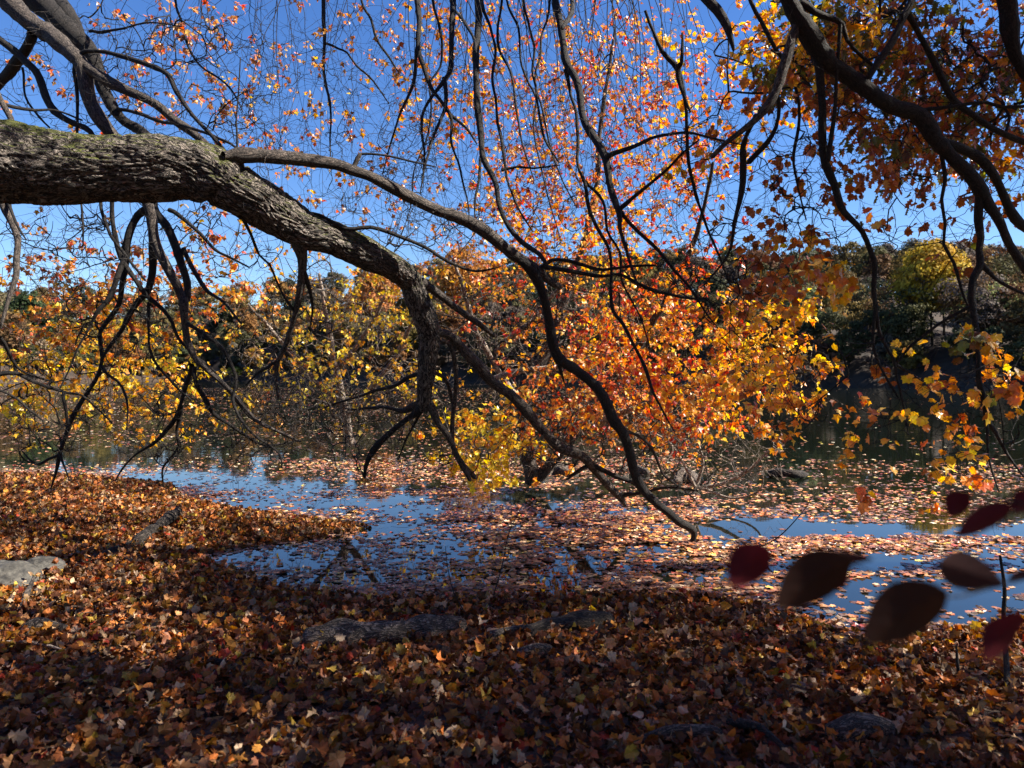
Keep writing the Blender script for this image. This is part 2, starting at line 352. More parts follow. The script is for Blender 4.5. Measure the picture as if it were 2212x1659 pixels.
def bare(tree, targets, K=7, bend=.14, sag=-.02, mat=None, rtip=.0018, rmax=.012, name='twigs', hook=.12, S=3, upw=0):
    nodes = np.vstack([n_[::3] for n_ in tree.nodes]); T = np.asarray(targets)
    Pt, R, inv, allp = grow(nodes, T, K, bend, sag, rtip=rtip, rmax=rmax, upw=upw)
    d = Pt[:, -1] - Pt[:, -3]; d /= np.linalg.norm(d, axis=1, keepdims=True) + 1e-6
    n = len(Pt); L = rng.uniform(.05, .3, (n, 1)); up = np.array([0, 0, 1.]) * rng.normal(.5, .6, (n, 1)) * hook * 3
    u = np.linspace(0, 1, 5)[None, :, None]
    H = Pt[:, -1][:, None] + d[:, None] * L[:, None] * u + up[:, None] * L[:, None] * u ** 2 + rng.normal(0, .15, (n, 1, 3)) * L[:, None] * u ** 2
    V1, F1, v1 = tubes(Pt, R, S, rng.normal(0, 1, (n, 1, 3)))
    V2, F2, v2 = tubes(H, np.linspace(1, .5, 5)[None] * R[:, -1:], 3, rng.normal(0, 1, (n, 1, 3)))
    mesh(name, np.vstack([V1, V2]), np.vstack([F1, F2 + len(V1)]), mat or tree.mat, tree.root, vec=np.vstack([v1, v2]))

# ------------------------------------------------------------------ water, ground, hills
def poly_sd(poly, x, y):
    """signed distance, positive inside"""
    p = np.stack([x, y], -1); best = np.full(x.shape, 1e9); inside = np.zeros(x.shape, bool); n = len(poly)
    for i in range(n):
        a = poly[i]; b = poly[(i + 1) % n]; e = b - a; wv = p - a
        t = np.clip((wv @ e) / (e @ e + 1e-12), 0, 1); dd = wv - t[..., None] * e
        best = np.minimum(best, (dd ** 2).sum(-1))
        c = (a[1] > y) != (b[1] > y)
        with np.errstate(divide='ignore', invalid='ignore'):
            xi = a[0] + (y - a[1]) / (b[1] - a[1] + 1e-12) * (b[0] - a[0])
        inside ^= c & (x < xi)
    s = np.sqrt(best); return np.where(inside, s, -s)
BANK_PX = [(-700, 1015), (0, 1026), (180, 1030), (365, 1048), (385, 1078), (560, 1110), (700, 1128), (790, 1140), (700, 1160), (560, 1176),
           (480, 1186), (410, 1206), (520, 1240), (600, 1276), (900, 1298), (1300, 1290), (1500, 1290), (1700, 1326), (1850, 1380), (2000, 1370), (2212, 1345), (2700, 1300)]
BANK = np.array([G(a, b)[:2] for a, b in BANK_PX] + [[14, 5], [40, -5], [40, -60], [-60, -60], [-60, 14]])
def vnoise(x, y, s, seed=0):
    """cheap smooth noise, -1..1"""
    r = np.random.default_rng(seed); o = 0
    for _ in range(7):
        a = r.uniform(0, 2 * pi); f = s * r.uniform(.6, 1.7); ph = r.uniform(0, 6.28)
        o = o + np.sin((x * np.cos(a) + y * np.sin(a)) * f + ph + 1.3 * np.sin((x * np.sin(a * 1.7) - y * np.cos(a * 1.7)) * f * .7 + ph * 2))
    return o / 4.2
def height(x, y):
    sd = poly_sd(BANK, x, y)
    h = np.where(sd > 0, .05 * (1 - np.exp(-np.maximum(sd, 0) / 1.2)) + .02 * np.maximum(sd, 0) + .005, np.maximum(sd * .25, -1.2))
    return h + np.where(sd > 0, np.minimum(sd, 1) * .03 * vnoise(x, y, 2.2, 3), 0)
def grid(name, xs, ys, zf, mat, kind='structure'):
    X, Y = np.meshgrid(xs, ys); Z = zf(X, Y); V = np.stack([X, Y, Z], -1).reshape(-1, 3); nx = len(xs)
    i, j = np.meshgrid(np.arange(nx - 1), np.arange(len(ys) - 1)); b = (j * nx + i).ravel()
    o = mesh(name, V, np.stack([b, b + 1, b + nx + 1, b + nx], -1), mat); return tag(o, kind=kind)
m, nt, out = mat_new('leafy_soil'); L = nt.links
tc = N(nt, 'ShaderNodeTexCoord'); nz = N(nt, 'ShaderNodeTexNoise', Scale=18.0, Detail=8.0, Roughness=.7); L.new(tc.outputs['Object'], nz.inputs['Vector'])
r = ramp(nt, [(.35, (.015, .01, .007)), (.55, (.06, .035, .02)), (.75, (.15, .085, .045))]); L.new(nz.outputs[0], r.inputs[0])
pb = N(nt, 'ShaderNodeBsdfPrincipled', Roughness=.8); L.new(r.outputs[0], pb.inputs['Base Color'])
bp = N(nt, 'ShaderNodeBump', Strength=.8, Distance=.02); L.new(nz.outputs[0], bp.inputs['Height']); L.new(bp.outputs[0], pb.inputs['Normal'])
L.new(pb.outputs[0], out.inputs[0]); M['soil'] = m
gx = np.r_[-1800, -700, -250, -100, -50, -30, np.arange(-20, 14, .16), 20, 30, 50, 100, 250, 700, 1800]
gy = np.r_[-1800, -600, -200, -60, -20, -8, np.arange(-2, 16, .16), 20, 30, 50, 100, 250, 700, 1800]
grid('ground', gx, gy, height, M['soil'])

m, nt, out = mat_new('lake_water'); L = nt.links
tc = N(nt, 'ShaderNodeTexCoord'); mp = N(nt, 'ShaderNodeMapping'); mp.inputs['Scale'].default_value = (.45, 1.6, 1); L.new(tc.outputs['Object'], mp.inputs[0])
nz = N(nt, 'ShaderNodeTexNoise', Scale=1.7, Detail=3.0); L.new(mp.outputs[0], nz.inputs['Vector'])
nz2 = N(nt, 'ShaderNodeTexNoise', Scale=.05, Detail=2.0); L.new(tc.outputs['Object'], nz2.inputs['Vector'])
sx = N(nt, 'ShaderNodeSeparateXYZ'); L.new(tc.outputs['Object'], sx.inputs[0])
dm = N(nt, 'ShaderNodeMapRange'); dm.inputs['From Min'].default_value = 14; dm.inputs['From Max'].default_value = 70; dm.inputs['To Min'].default_value = .04; dm.inputs['To Max'].default_value = 1.0
L.new(sx.outputs['Y'], dm.inputs[0])
bp = N(nt, 'ShaderNodeBump', Distance=.02); L.new(dm.outputs[0], bp.inputs['Strength']); L.new(nz.outputs[0], bp.inputs['Height'])
pb = N(nt, 'ShaderNodeBsdfPrincipled', Roughness=.025); pb.inputs['Base Color'].default_value = (.006, .008, .005, 1); pb.inputs['IOR'].default_value = 1.5
pb.inputs['Specular IOR Level'].default_value = .5
L.new(bp.outputs[0], pb.inputs['Normal']); L.new(pb.outputs[0], out.inputs[0]); M['water'] = m
grid('lake', np.array([-1500, -300, 0, 300, 1500.]), np.array([-5, 60, 300, 1500.]), lambda x, y: 0 * x, M['water'])

# far shore seen from the bank, right to left
SH = np.array([(190, 20), (120, 55), (64, 90), (56, 122), (32, 150), (0, 178), (-45, 208), (-100, 262), (-125, 292), (-142, 270), (-128, 215), (-112, 162), (-125, 100), (-170, 50), (-220, 0)], float)
saz = np.arctan2(SH[:, 0], SH[:, 1]); sr = np.hypot(SH[:, 0], SH[:, 1]); o_ = np.argsort(saz); saz = saz[o_]; sr = sr[o_]
def shoreR(az): return np.interp(az, saz, sr) + 2.0 * np.sin(az * 45) + 1.2 * np.sin(az * 97)
TOPX = np.array([-2000, -300, 0, 300, 420, 560, 700, 900, 1050, 1200, 1500, 1800, 2030, 2212, 2600, 4000.])
TOPY = np.array([180, 190, 196, 186, 196, 205, 222, 245, 262, 262, 280, 288, 312, 290, 300, 290.])
def toph(az):
    px = 1106 + np.tan(np.clip(az, -1.2, 1.2)) * F; t = np.interp(px, TOPX, TOPY)
    return t / F / np.cos(np.clip(az, -1.2, 1.2)) * 0 + t / F
RID = 75.0
def hill(az, dr):     # ground height dr metres behind the shore
    R = shoreR(az); yd = (R + RID) * np.cos(az); H = toph(az) * yd - 11.8
    u = np.clip(dr / RID, 0, 1); base = H * (u ** .85) * (1 - .25 * (1 - u) * u)
    return np.where(dr < 0, dr * .3, base + .6 + .8 * np.sin(az * 60 + dr * .1)) + np.where(dr > RID, (dr - RID) * .02, 0)
az = np.linspace(-1.45, 1.45, 240); dr = np.r_[-8, -3, 0, 1.5, np.arange(6, 130, 7), 180, 300]
A_, D_ = np.meshgrid(az, dr); Rr = shoreR(A_) + D_
V = np.stack([Rr * np.sin(A_), Rr * np.cos(A_), hill(A_, D_)], -1).reshape(-1, 3); nx = len(az)
i, j = np.meshgrid(np.arange(nx - 1), np.arange(len(dr) - 1)); b = (j * nx + i).ravel()
m, nt, out = mat_new('forest_floor'); L = nt.links
tc = N(nt, 'ShaderNodeTexCoord'); nz = N(nt, 'ShaderNodeTexNoise', Scale=.6, Detail=6.0); L.new(tc.outputs['Object'], nz.inputs['Vector'])
r = ramp(nt, [(.35, (.012, .008, .005)), (.65, (.05, .028, .015))]); L.new(nz.outputs[0], r.inputs[0])
pb = N(nt, 'ShaderNodeBsdfPrincipled', Roughness=.9); L.new(r.outputs[0], pb.inputs['Base Color']); L.new(pb.outputs[0], out.inputs[0]); M['floor'] = m
tag(mesh('hills', V, np.stack([b, b + 1, b + nx + 1, b + nx], -1), m), kind='structure')

def crown_pts(r, nblob, per, q):
    """unit crown (radius 1 wide, height 0..2): quads"""
    C_ = []; Nn = []; blob = []
    for k in range(nblob):
        t = r.uniform(-1, 1); a = r.uniform(0, 2 * pi); rr = math.sqrt(max(0, 1 - t * t)) * r.uniform(.45, .85)
        c = np.array([rr * cos(a), rr * sin(a), 1 + t * .8]); br = r.uniform(.24, .46)
        d = r.normal(0, 1, (per, 3)); d /= np.linalg.norm(d, axis=1, keepdims=True); d[:, 2] = np.where(d[:, 2] < -.3, -d[:, 2], d[:, 2])
        C_.append(c + d * br * r.uniform(.7, 1.08, (per, 1)) * [1, 1, .8]); Nn.append(d); blob.append(np.full(per, r.uniform(.72, 1.25)))
    return np.vstack(C_), np.vstack(Nn), np.concatenate(blob)
def quads(c, n, s, r):
    m_ = len(c); a = np.cross(n + r.normal(0, .5, (m_, 3)), r.normal(0, 1, (m_, 3))); a /= np.linalg.norm(a, axis=1, keepdims=True)
    b_ = np.cross(n, a); b_ /= np.linalg.norm(b_, axis=1, keepdims=True) + 1e-6; s = s * r.uniform(.6, 1.3, (m_, 1))
    V = np.stack([c - a * s, c + b_ * s * .8, c + a * s, c - b_ * s * .8], 1)
    return V
protos = []
for k in range(6):
    r_ = np.random.default_rng(50 + k); protos.append(crown_pts(r_, 34, 84, 0))
FCOL = [((.055, .056, .026), 6), ((.08, .072, .03), 5), ((.12, .088, .036), 4), ((.12, .068, .032), 4), ((.12, .055, .028), 1.6), ((.16, .115, .035), 1.6), ((.035, .042, .022), 3), ((.1, .082, .062), 4)]
fw = np.array([b for _, b in FCOL]); fw /= fw.sum()
def far_tree_geo(x, y, z, rad, ht, col, seed, qs=.42, pr=None):
    r = np.random.default_rng(seed); c, n, bl = protos[pr if pr is not None else r.integers(6)]
    a = r.uniform(0, 6.28); ca, sa = cos(a), sin(a); R_ = np.array([[ca, -sa, 0], [sa, ca, 0], [0, 0, 1]])
    c2 = (c @ R_.T) * [rad, rad, ht * .36] + [x, y, z + ht * .28]; n2 = n @ R_.T
    V = quads(c2, n2, qs, r); cc = np.array(col)[None] * (bl * r.uniform(.75, 1.25, len(bl)))[:, None] * [1, r.uniform(.92, 1.08), 1]
    return V.reshape(-1, 3), np.repeat(cc, 4, 0)
def trunk_geo(x, y, z, h, r0):
    zs = np.linspace(-.5, h, 4); Pt = np.stack([x + rng.normal(0, .12, 4), y + 0 * zs, z + zs], -1)[None]
    return tubes(Pt, np.linspace(r0, r0 * .5, 4)[None], 5, np.array([1., .1, 0]))
VV = []; CCc = []; TV = []; TF = []; nT = 0; tvn = 0; seed = 0
azs = -1.05
keepout = []
cand = []
for dr_, sp in ((1.5, 4.5), (5, 5.5), (10, 6.5), (17, 7.5), (26, 8), (35, 8), (45, 8), (55, 8.5), (65, 8.5), (75, 8.5), (86, 10)):
    a = -1.0
    while a < 1.0:
        R = shoreR(a) + dr_; cand.append((a + rng.normal(0, .25) * sp / R, dr_ + rng.normal(0, 2))); a += sp / R * rng.uniform(.8, 1.25)
for (a, d_) in cand:
    d_ = max(1.5, d_); R = shoreR(a) + d_; x, y = R * sin(a), R * cos(a); z = float(hill(np.array(a), np.array(d_)))
    ht = rng.uniform(11.5, 14) * (.55 if d_ < 3 else .8 if d_ < 7 else 1); rad = rng.uniform(3.6, 5.2) * (.6 if d_ < 3 else .8 if d_ < 7 else 1); col = FCOL[rng.choice(len(FCOL), p=fw)][0]
    px = 1106 + x / y * F
    if px < 1100 and rng.random() < .3: col = [(.22, .11, .035), (.18, .08, .03), (.12, .1, .05)][rng.integers(3)]
    v, c = far_tree_geo(x, y, z, rad, ht, col, seed, qs=.19 if R < 170 else .28); seed += 1
    VV.append(v); CCc.append(c); nT += 1
    if d_ < 30:
        v, f, _ = trunk_geo(x, y, z, ht * .6, .2); TV.append(v); TF.append(f + tvn); tvn += len(v)
VV = np.vstack(VV); CCc = np.vstack(CCc); TV = np.vstack(TV); TF = np.vstack(TF)
fq = np.arange(len(VV)).reshape(-1, 4)
wood = mesh('wood', np.vstack([VV, TV]), np.vstack([fq, TF + len(VV)]), M['far_leaf'], col=np.vstack([CCc, np.tile([.06, .05, .042], (len(TV), 1))]), smooth=False)
tag(wood, 'autumn woodland covering the hills beyond the lake', 'forest', kind='stuff')
def far_tree(name, px, topy, dr_, rad, col, label, cat='tree', pr=0, ht=None, qs=.3, n=2, group=None):
    a = math.atan2((px - 1106) / F, 1.0); R = float(shoreR(a)) + dr_; x, y = R * sin(a), R * cos(a); z = float(hill(np.array(a), np.array(float(dr_))))
    if ht is None: ht = (813 - topy) / F * y + CAMZ - z
    root = empty(name, (x, y, z), label, cat, group)
    vs = []; cs = []
    for k in range(n):
        v, c = far_tree_geo(x, y, z, rad, ht, col, 900 + int(px) + k, qs, (pr + k) % 6); vs.append(v); cs.append(c)
    v = np.vstack(vs); mesh('crown', v, np.arange(len(v)).reshape(-1, 4), M['far_leaf'], root, col=np.vstack(cs), smooth=False)
    v, f, vec = trunk_geo(x, y, z, ht * .6, .22); mesh('trunk', v, f, M['bark_dark'], root, vec=vec)
far_tree('yellow_tree', 2010, 526, 16, 5.8, (.42, .27, .03), 'tall golden yellow tree on the far hillside at right', qs=.28, n=3)
far_tree('round_green_tree', 2140, 618, 14, 6.2, (.2, .21, .08), 'pale sage green round tree below the golden tree on the far shore', pr=2)
far_tree('pale_green_tree', 1745, 622, 12, 5.0, (.15, .17, .07), 'soft grey green tree on the far shore just right of the red maple', pr=3)
far_tree('orange_tree', 1000, 536, 34, 8.5, (.42, .19, .04), 'large orange brown tree on the far skyline behind the leaning trunk', pr=1, qs=.4)
far_tree('rust_tree', 815, 572, 30, 7.5, (.34, .13, .04), 'rust orange tree on the far hill right of the vertical branch stub', pr=4, qs=.4)
far_tree('dark_green_tree', 60, 634, 8, 6.5, (.035, .05, .02), 'dark green tree at the far left shore', pr=5, qs=.38)
far_tree('grey_shrub', 70, 700, 1, 7.0, (.24, .18, .11), 'greyish tan leafless thicket at the water line far left', 'shrub', pr=3, ht=11)
far_tree('shore_shrub', 508, 778, .5, 2.6, (.32, .3, .05), 'small yellow green bush at the far water line, left of centre', 'shrub', pr=2, ht=4.5, qs=.2)

# ------------------------------------------------------------------ leaves on the bank and on the water
LCOL = np.array([(.5, .24, .1), (.62, .39, .21), (.42, .14, .05), (.56, .18, .045), (.26, .1, .045), (.15, .06, .03), (.62, .27, .05), (.62, .4, .07), (.42, .06, .03), (.62, .44, .28), (.32, .13, .07)])
LW = np.array([3, 2.2, 3, 2.6, 2.4, 1.4, 1.5, .8, .7, 1.2, 2.0]); LW /= LW.sum()
def lcol(n, warm=0):
    ww = LW.copy()
    if warm: ww[[3, 6, 7]] *= 1 + warm; ww /= ww.sum()
    return LCOL[rng.choice(len(LCOL), n, p=ww)] * (.14 + 1.0 * rng.random((n, 1)) ** 1.7)
def rand_field(n, y0, y1, mar=1.6):
    y = np.sqrt(rng.uniform(y0 * y0, y1 * y1, n)); x = rng.uniform(-1, 1, n) * (.70 * y + mar); return x, y
def field_count(rho, y0, y1): return int(rho * (.70 * (y1 * y1 - y0 * y0) + 3.2 * (y1 - y0)))
def land_leaves(y0, y1, rho, lift, tilt, curl, s0, s1, name, shape=MAPLE, warm=0):
    n = field_count(rho, y0, y1); x, y = rand_field(n, y0, y1); sd = poly_sd(BANK, x, y); k = sd > -.05 - .0 * sd; x, y, sd = x[k], y[k], sd[k]
    n = len(x); z = np.maximum(height(x, y), 0) + np.abs(rng.normal(0, lift, n)) * np.clip(sd * 2 + .4, .2, 1) + .006
    nor = rng.normal(0, 1, (n, 3)) * [tilt, tilt, 0] + [0, 0, 1]; a = rng.uniform(0, 2 * pi, n)
    tip = np.stack([np.cos(a), np.sin(a), rng.normal(0, tilt * .6, n)], 1)
    return build_leaves(name, np.stack([x, y, z], -1), tip, nor, rng.uniform(s0, s1, n), lcol(n, warm), M['litter'], None, shape, curl, jit=.05)
lab = dict(cat='leaf litter', kind='stuff')
tag(land_leaves(1.8, 14.5, 330, .005, .3, .5, .05, .085, 'leaf_litter', MAPLE), 'flat brown and tan maple leaves covering the bank', **lab)
tag(land_leaves(1.8, 14.5, 640, .028, 1.2, 1.5, .038, .08, 'leaf_litter', MAPLE, 1.0), 'curled tan and orange maple leaves on top of the bank', **lab)
tag(land_leaves(1.8, 8, 60, .028, .8, 1.3, .06, .1, 'leaf_litter', OAK), 'curled brown oak leaves scattered on the bank', **lab)
tag(land_leaves(1.8, 12, 110, .022, .9, 1.0, .04, .075, 'leaf_litter', OVAL, 1.0), 'small oval leaves scattered on the bank', **lab)

st_ = []; sr_ = []
for _ in range(900):
    y_ = math.sqrt(rng.uniform(4, 110)); x_ = rng.uniform(-1, 1) * (.7 * y_ + 1.5)
    if poly_sd(BANK, np.array([x_]), np.array([y_]))[0] < -.4: continue
    a_ = rng.uniform(0, 6.28); L_ = rng.uniform(.05, .35); u_ = np.linspace(-.5, .5, 6)[:, None]; dv = np.array([cos(a_), sin(a_), 0]); pv = np.array([-sin(a_), cos(a_), .4])
    z_ = max(0, float(height(np.array([x_]), np.array([y_]))[0])) + rng.uniform(.015, .055)
    st_.append(np.array([x_, y_, z_]) + dv * u_ * L_ + pv * rng.normal(0, .12) * L_ * (u_ * 2) ** 2 + rng.normal(0, .004, (6, 3))); sr_.append(np.linspace(1, .6, 6) * rng.choice([.0012, .002, .004], p=[.6, .3, .1]))
V, Fq, vec = tubes(np.array(st_), np.array(sr_), 5, np.array([.1, .2, 1.])); tag(mesh('twig_litter', V, Fq, M['bark'], vec=vec), 'small bare twigs and leaf stalks lying in the fallen leaves', 'twig litter', kind='stuff')
RECT = [  # px0,px1,py0,py1,coverage,feather x,feather y   later ones win
 (-900, 3200, 815, 2000, .10, 1, 6), (-900, 1560, 840, 905, .16, 60, 12), (-900, 1500, 905, 1000, .13, 60, 12), (-900, 420, 900, 955, .2, 60, 8), (-900, 480, 962, 1030, .05, 40, 8),
 (380, 700, 980, 1075, .16, 60, 12), (640, 1560, 985, 1060, .42, 90, 16), (620, 1560, 1055, 1165, .68, 60, 16),
 (420, 600, 1075, 1120, .5, 30, 10), (560, 840, 1082, 1112, .55, 40, 8), (740, 985, 1088, 1126, .2, 40, 8), (985, 1560, 1090, 1185, .85, 60, 16), (480, 980, 1138, 1172, .28, 40, 8),
 (420, 1010, 1175, 1300, .58, 60, 14), (1000, 1500, 1180, 1300, .66, 60, 14), (1480, 1640, 1150, 1215, .5, 20, 12), (1300, 1560, 1205, 1245, .3, 50, 10),
 (1540, 3200, 815, 955, .008, 50, 12), (1540, 3200, 955, 1005, .03, 50, 12), (1520, 3200, 1000, 1052, .14, 50, 12), (1510, 3200, 1050, 1122, .42, 40, 12), (2000, 3200, 1000, 1120, .22, 100, 12),
 (1500, 3200, 1124, 1158, .015, 40, 5), (1460, 3200, 1160, 1248, .93, 40, 6), (1540, 1720, 1160, 1180, .5, 40, 6), (1440, 3200, 1262, 1420, .30, 40, 12), (1440, 1640, 1190, 1300, .8, 40, 12), (1180, 1400, 1255, 1300, .35, 40, 10)]
def coverage(x, y):
    px, py, _ = proj(np.stack([x, y, 0 * x], -1)); c = np.zeros_like(x)
    wx = px + 55 * vnoise(x, y, 1.1, 5); wy = py + 9 * vnoise(x * .6, y, 2.0, 6)
    for (a, b_, c0, d_, cov, fx, fy) in RECT:
        f = lambda t: np.clip(t, 0, 1)
        wgt = f((wx - a) / fx + .5) * f((b_ - wx) / fx + .5) * f((wy - c0) / fy + .5) * f((d_ - wy) / fy + .5); c = c * (1 - wgt) + cov * wgt
    c = c * np.interp(y, [5, 8, 12, 16, 25, 60], [.85, .8, .7, .42, .2, .12])
    c = np.where(wy > 1235, c * .9, c); sdb = poly_sd(BANK, x, y); nb = np.exp(np.minimum(sdb, 0) / .7) * np.clip(.9 + .8 * vnoise(x, y, 2.5, 21), 0, 1.2); c = np.where((py > 1000), np.maximum(c, np.minimum(nb, .93) * .9), c)
    st = vnoise(x * .35, y * 1.6, 1.4, 8) * .5 + vnoise(x, y, 4.5, 9) * .5
    c = np.where(c < .9, np.clip(c * (1 + 1.45 * st), 0, .97), c); return c
def water_leaves(y0, y1, rho, s0, s1, shape, curl, lift, mar=1.8):
    n = field_count(rho, y0, y1); x, y = rand_field(n, y0, y1, mar); c = coverage(x, y); lam = -np.log(1 - np.clip(c, 0, .97))
    sm = (s0 + s1) / 2; pr = lam / (.55 * sm * sm * rho); sd = poly_sd(BANK, x, y); k = (rng.random(n) < pr) & (sd < .02); x, y, c = x[k], y[k], c[k]; n = len(x)
    z = .004 + np.abs(rng.normal(0, lift, n)) * (c > .6); a = rng.uniform(0, 2 * pi, n); tl = .05 + .12 * (c > .6)[:, None]
    nor = rng.normal(0, 1, (n, 3)) * tl * [1, 1, 0] + [0, 0, 1]; tip = np.stack([np.cos(a), np.sin(a), 0 * a], 1)
    p_y = y
    return np.stack([x, y, z], -1), tip, nor, rng.uniform(s0, s1, n), lcol(n) * np.interp(p_y, [5, 9, 20], [1.0, 1.5, 2.2])[:, None] * rng.uniform(.8, 1.4, (n, 1)) + .02, shape, curl  # colour lightened with distance to stand in for direct sun and glare
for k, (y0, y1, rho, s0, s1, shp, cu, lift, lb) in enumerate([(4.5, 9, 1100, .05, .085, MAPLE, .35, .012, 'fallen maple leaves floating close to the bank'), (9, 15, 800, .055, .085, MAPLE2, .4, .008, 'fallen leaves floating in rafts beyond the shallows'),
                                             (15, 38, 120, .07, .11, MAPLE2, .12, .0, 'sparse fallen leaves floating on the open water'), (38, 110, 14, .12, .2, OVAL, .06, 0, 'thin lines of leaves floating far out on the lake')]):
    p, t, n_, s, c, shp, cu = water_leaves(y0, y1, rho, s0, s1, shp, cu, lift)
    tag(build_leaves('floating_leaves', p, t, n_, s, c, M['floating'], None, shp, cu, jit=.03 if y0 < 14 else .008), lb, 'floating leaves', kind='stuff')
# ------------------------------------------------------------------ the leaning maple with the great mossy limb
def big_limb(tree):
    pts = tr(1, [(-900, 930, 560), (-500, 930, 540), (0, 940, 490), (300, 965, 435), (600, 975, 392), (900, 975, 392), (1100, 985, 352), (1280, 1045, 345), (1400, 1110, 300), (1500, 1165, 285), (1640, 1260, 260), (1780, 1340, 232), (1950, 1385, 205), (2133, 1475, 190)])
    p2 = tr(5, [(330, 95, 160), (400, 135, 152), (480, 200, 150), (520, 300, 150), (565, 420, 140), (590, 520, 130), (583, 620, 118), (575, 710, 112), (565, 800, 100), (560, 880, 90), (562, 945, 75)])
    t = np.vstack([pts, p2]); seg = np.r_[0, np.cumsum(np.hypot(np.diff(t[:, 0]), np.diff(t[:, 1])))]
    key = [(-900, 4.6), (0, 5.0), (523, 5.5), (840, 6.3), (920, 6.9), (925, 7.2)]
    d = np.interp(t[:, 0], [k[0] * .3733 if k[0] < 0 else k[0] for k in key], [k[1] for k in key]); d[-8:] = np.linspace(6.7, 7.2, 8)
    X = P(t[:, 0], t[:, 1], d); q = resample(np.c_[X, t[:, 2] * .5 * d / F * .97], .012); n = len(q)
    # root it: a leaning stem rising from the bank outside the picture
    a, b, c = proj(q[:, :3]); tree.br['A'] = np.c_[q, np.zeros(n), a, b, c]
    S = 200; T, A, B = frames(q[None, :, :3], np.array([.05, 1, .05])); T, A, B = T[0], A[0], B[0]
    k = np.ones(9) / 9
    for arr in (A, B):
        for i in range(3): arr[:, i] = np.convolve(np.pad(arr[:, i], 4, 'edge'), k, 'valid')
    th = np.arange(S) / S * 2 * pi; s = np.r_[0, np.cumsum(np.linalg.norm(np.diff(q[:, :3], axis=0), axis=1))]
    off = A[:, None] * np.cos(th)[None, :, None] + B[:, None] * np.sin(th)[None, :, None]
    R = q[:, 3][:, None] * np.ones(S)[None]
    # seam where the limb was once broken: a slanting groove with a swollen lip
    ax, ay, _ = proj(q[:, None, :3] + off * R[..., None])
    lip = (ax - 508) - (-.62) * (ay - 395) * 1.0 + 34 * np.sin((ay - 350) / 60)
    lipd = lip / 60.
    facing = np.ones_like(R)
    R = R * (1 + .05 * np.exp(-((lipd + .45) / .35) ** 2)) - .028 * np.exp(-(lipd / .13) ** 2) - .012 * (1 / (1 + np.exp(-lipd * 8))) * np.exp(-np.maximum(lipd, 0) / 1.5)
    # lumps and plated bark
    H = np.zeros_like(R); cx_ = np.cos(th); sx_ = np.sin(th); r0 = q[:, 3]
    nv = mnoise.noise
    cell = mnoise.cell
    for i in range(n):
        ri = float(r0[i]); si = float(s[i])
        for j in range(S):
            u = ri * cx_[j]; v = ri * sx_[j]
            lump = nv(Vector((u * 5, v * 5, si * 2.2)))
            wv = nv(Vector((u * 14, v * 14, si * 5)))
            a1 = nv(Vector((u * 42 + wv * 1.2, v * 42 + wv, si * 11 + 7 + wv * .8)))
            a2 = nv(Vector((u * 90, v * 90, si * 30 + 3)))
            rdg = 1 - abs(a1) * 2.6
            crack = max(0., rdg) ** 1.5
            H[i, j] = lump * .022 + wv * .009 - crack * .017 + a2 * .0045
    sc_ = np.clip(r0 / .16, .35, 1.1)[:, None]
    R = R + H * sc_
    V = q[:, None, :3] + off * R[..., None]
    vec = np.stack([r0[:, None] * cx_[None], r0[:, None] * sx_[None], s[:, None] + 0 * th[None]], -1)
    i, j = np.meshgrid(np.arange(n - 1), np.arange(S), indexing='ij'); b = (i * S).ravel(); jj = j.ravel(); j2 = (jj + 1) % S
    Fq = np.stack([b + jj, b + j2, b + S + j2, b + S + jj], -1)
    tree.nodes.append(q[::4, :3]); tree.nrad.append(q[::4, 3])
    return mesh('limb', V.reshape(-1, 3), Fq, M['bark_big'], tree.root, vec=vec.reshape(-1, 3))
base = np.array([-5.6, 4.2, .15])
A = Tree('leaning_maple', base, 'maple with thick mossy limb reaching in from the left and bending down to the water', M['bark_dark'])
big_limb(A)
q0 = A.br['A'][0, :3]; rr0 = A.br['A'][0, 3]
st = resample(np.array([[-5.6, 4.2, .0, .62], [-5.7, 4.2, .9, .5], [q0[0] - .35, q0[1] - .05, q0[2] - .5, rr0 * 1.25], [q0[0] - .2, q0[1], q0[2] + .5, rr0 * 1.05], [-6.3, 4.9, 6.2, .3], [-6.5, 5.4, 9.5, .12]]), .15)
V, Fq, vec = tubes(st[None, :, :3], st[None, :, 3], 28, np.array([0., 1., .0])); mesh('trunk', V, Fq, M['bark_big'], A.root, vec=vec)
B_ = A.branch
B_('E', 1, [(1290, 900, 50), (1390, 895, 95), (1500, 900, 78), (1650, 915, 75), (1800, 940, 75), (1950, 970, 70), (2050, 1000, 66), (2133, 1018, 58), (2257, 1072, 62), (2377, 1130, 68), (2517, 1200, 70), (2657, 1265, 68), (2797, 1340, 68), (2897, 1420, 68), (2977, 1480, 68), (3077, 1540, 60), (3150, 1600, 50), (3200, 1640, 40), (3247, 1668, 24)], 5.3, 6.6, mat=M['bark'], S=16, step=.04)
B_('Ek', 2, [(150, 985, 34), (158, 945, 28), (172, 905, 26), (183, 885, 22)], 0, 5.75, 'stub', parent='E', mat=M['bark'])
B_('Ek2', 2, [(178, 892, 16), (250, 890, 14), (360, 900, 13), (500, 935, 11), (620, 965, 8)], 0, 5.9, parent='Ek')
B_('E2', 5, [(1110, 85, 50), (1190, 180, 60), (1250, 300, 56), (1290, 450, 55), (1310, 560, 54), (1350, 660, 60), (1440, 730, 60), (1540, 810, 60), (1600, 900, 60), (1650, 1000, 60), (1710, 1090, 62), (1745, 1200, 54), (1780, 1320, 54), (1830, 1410, 54), (1920, 1500, 50), (2030, 1590, 48), (2120, 1650, 42), (2108, 1740, 26)], 0, 7.6, parent='E', S=14, step=.04)
B_('E2s', 5, [(1335, 640, 34), (1358, 720, 22), (1370, 795, 7)], 0, 7.0, 'stub', parent='E2')
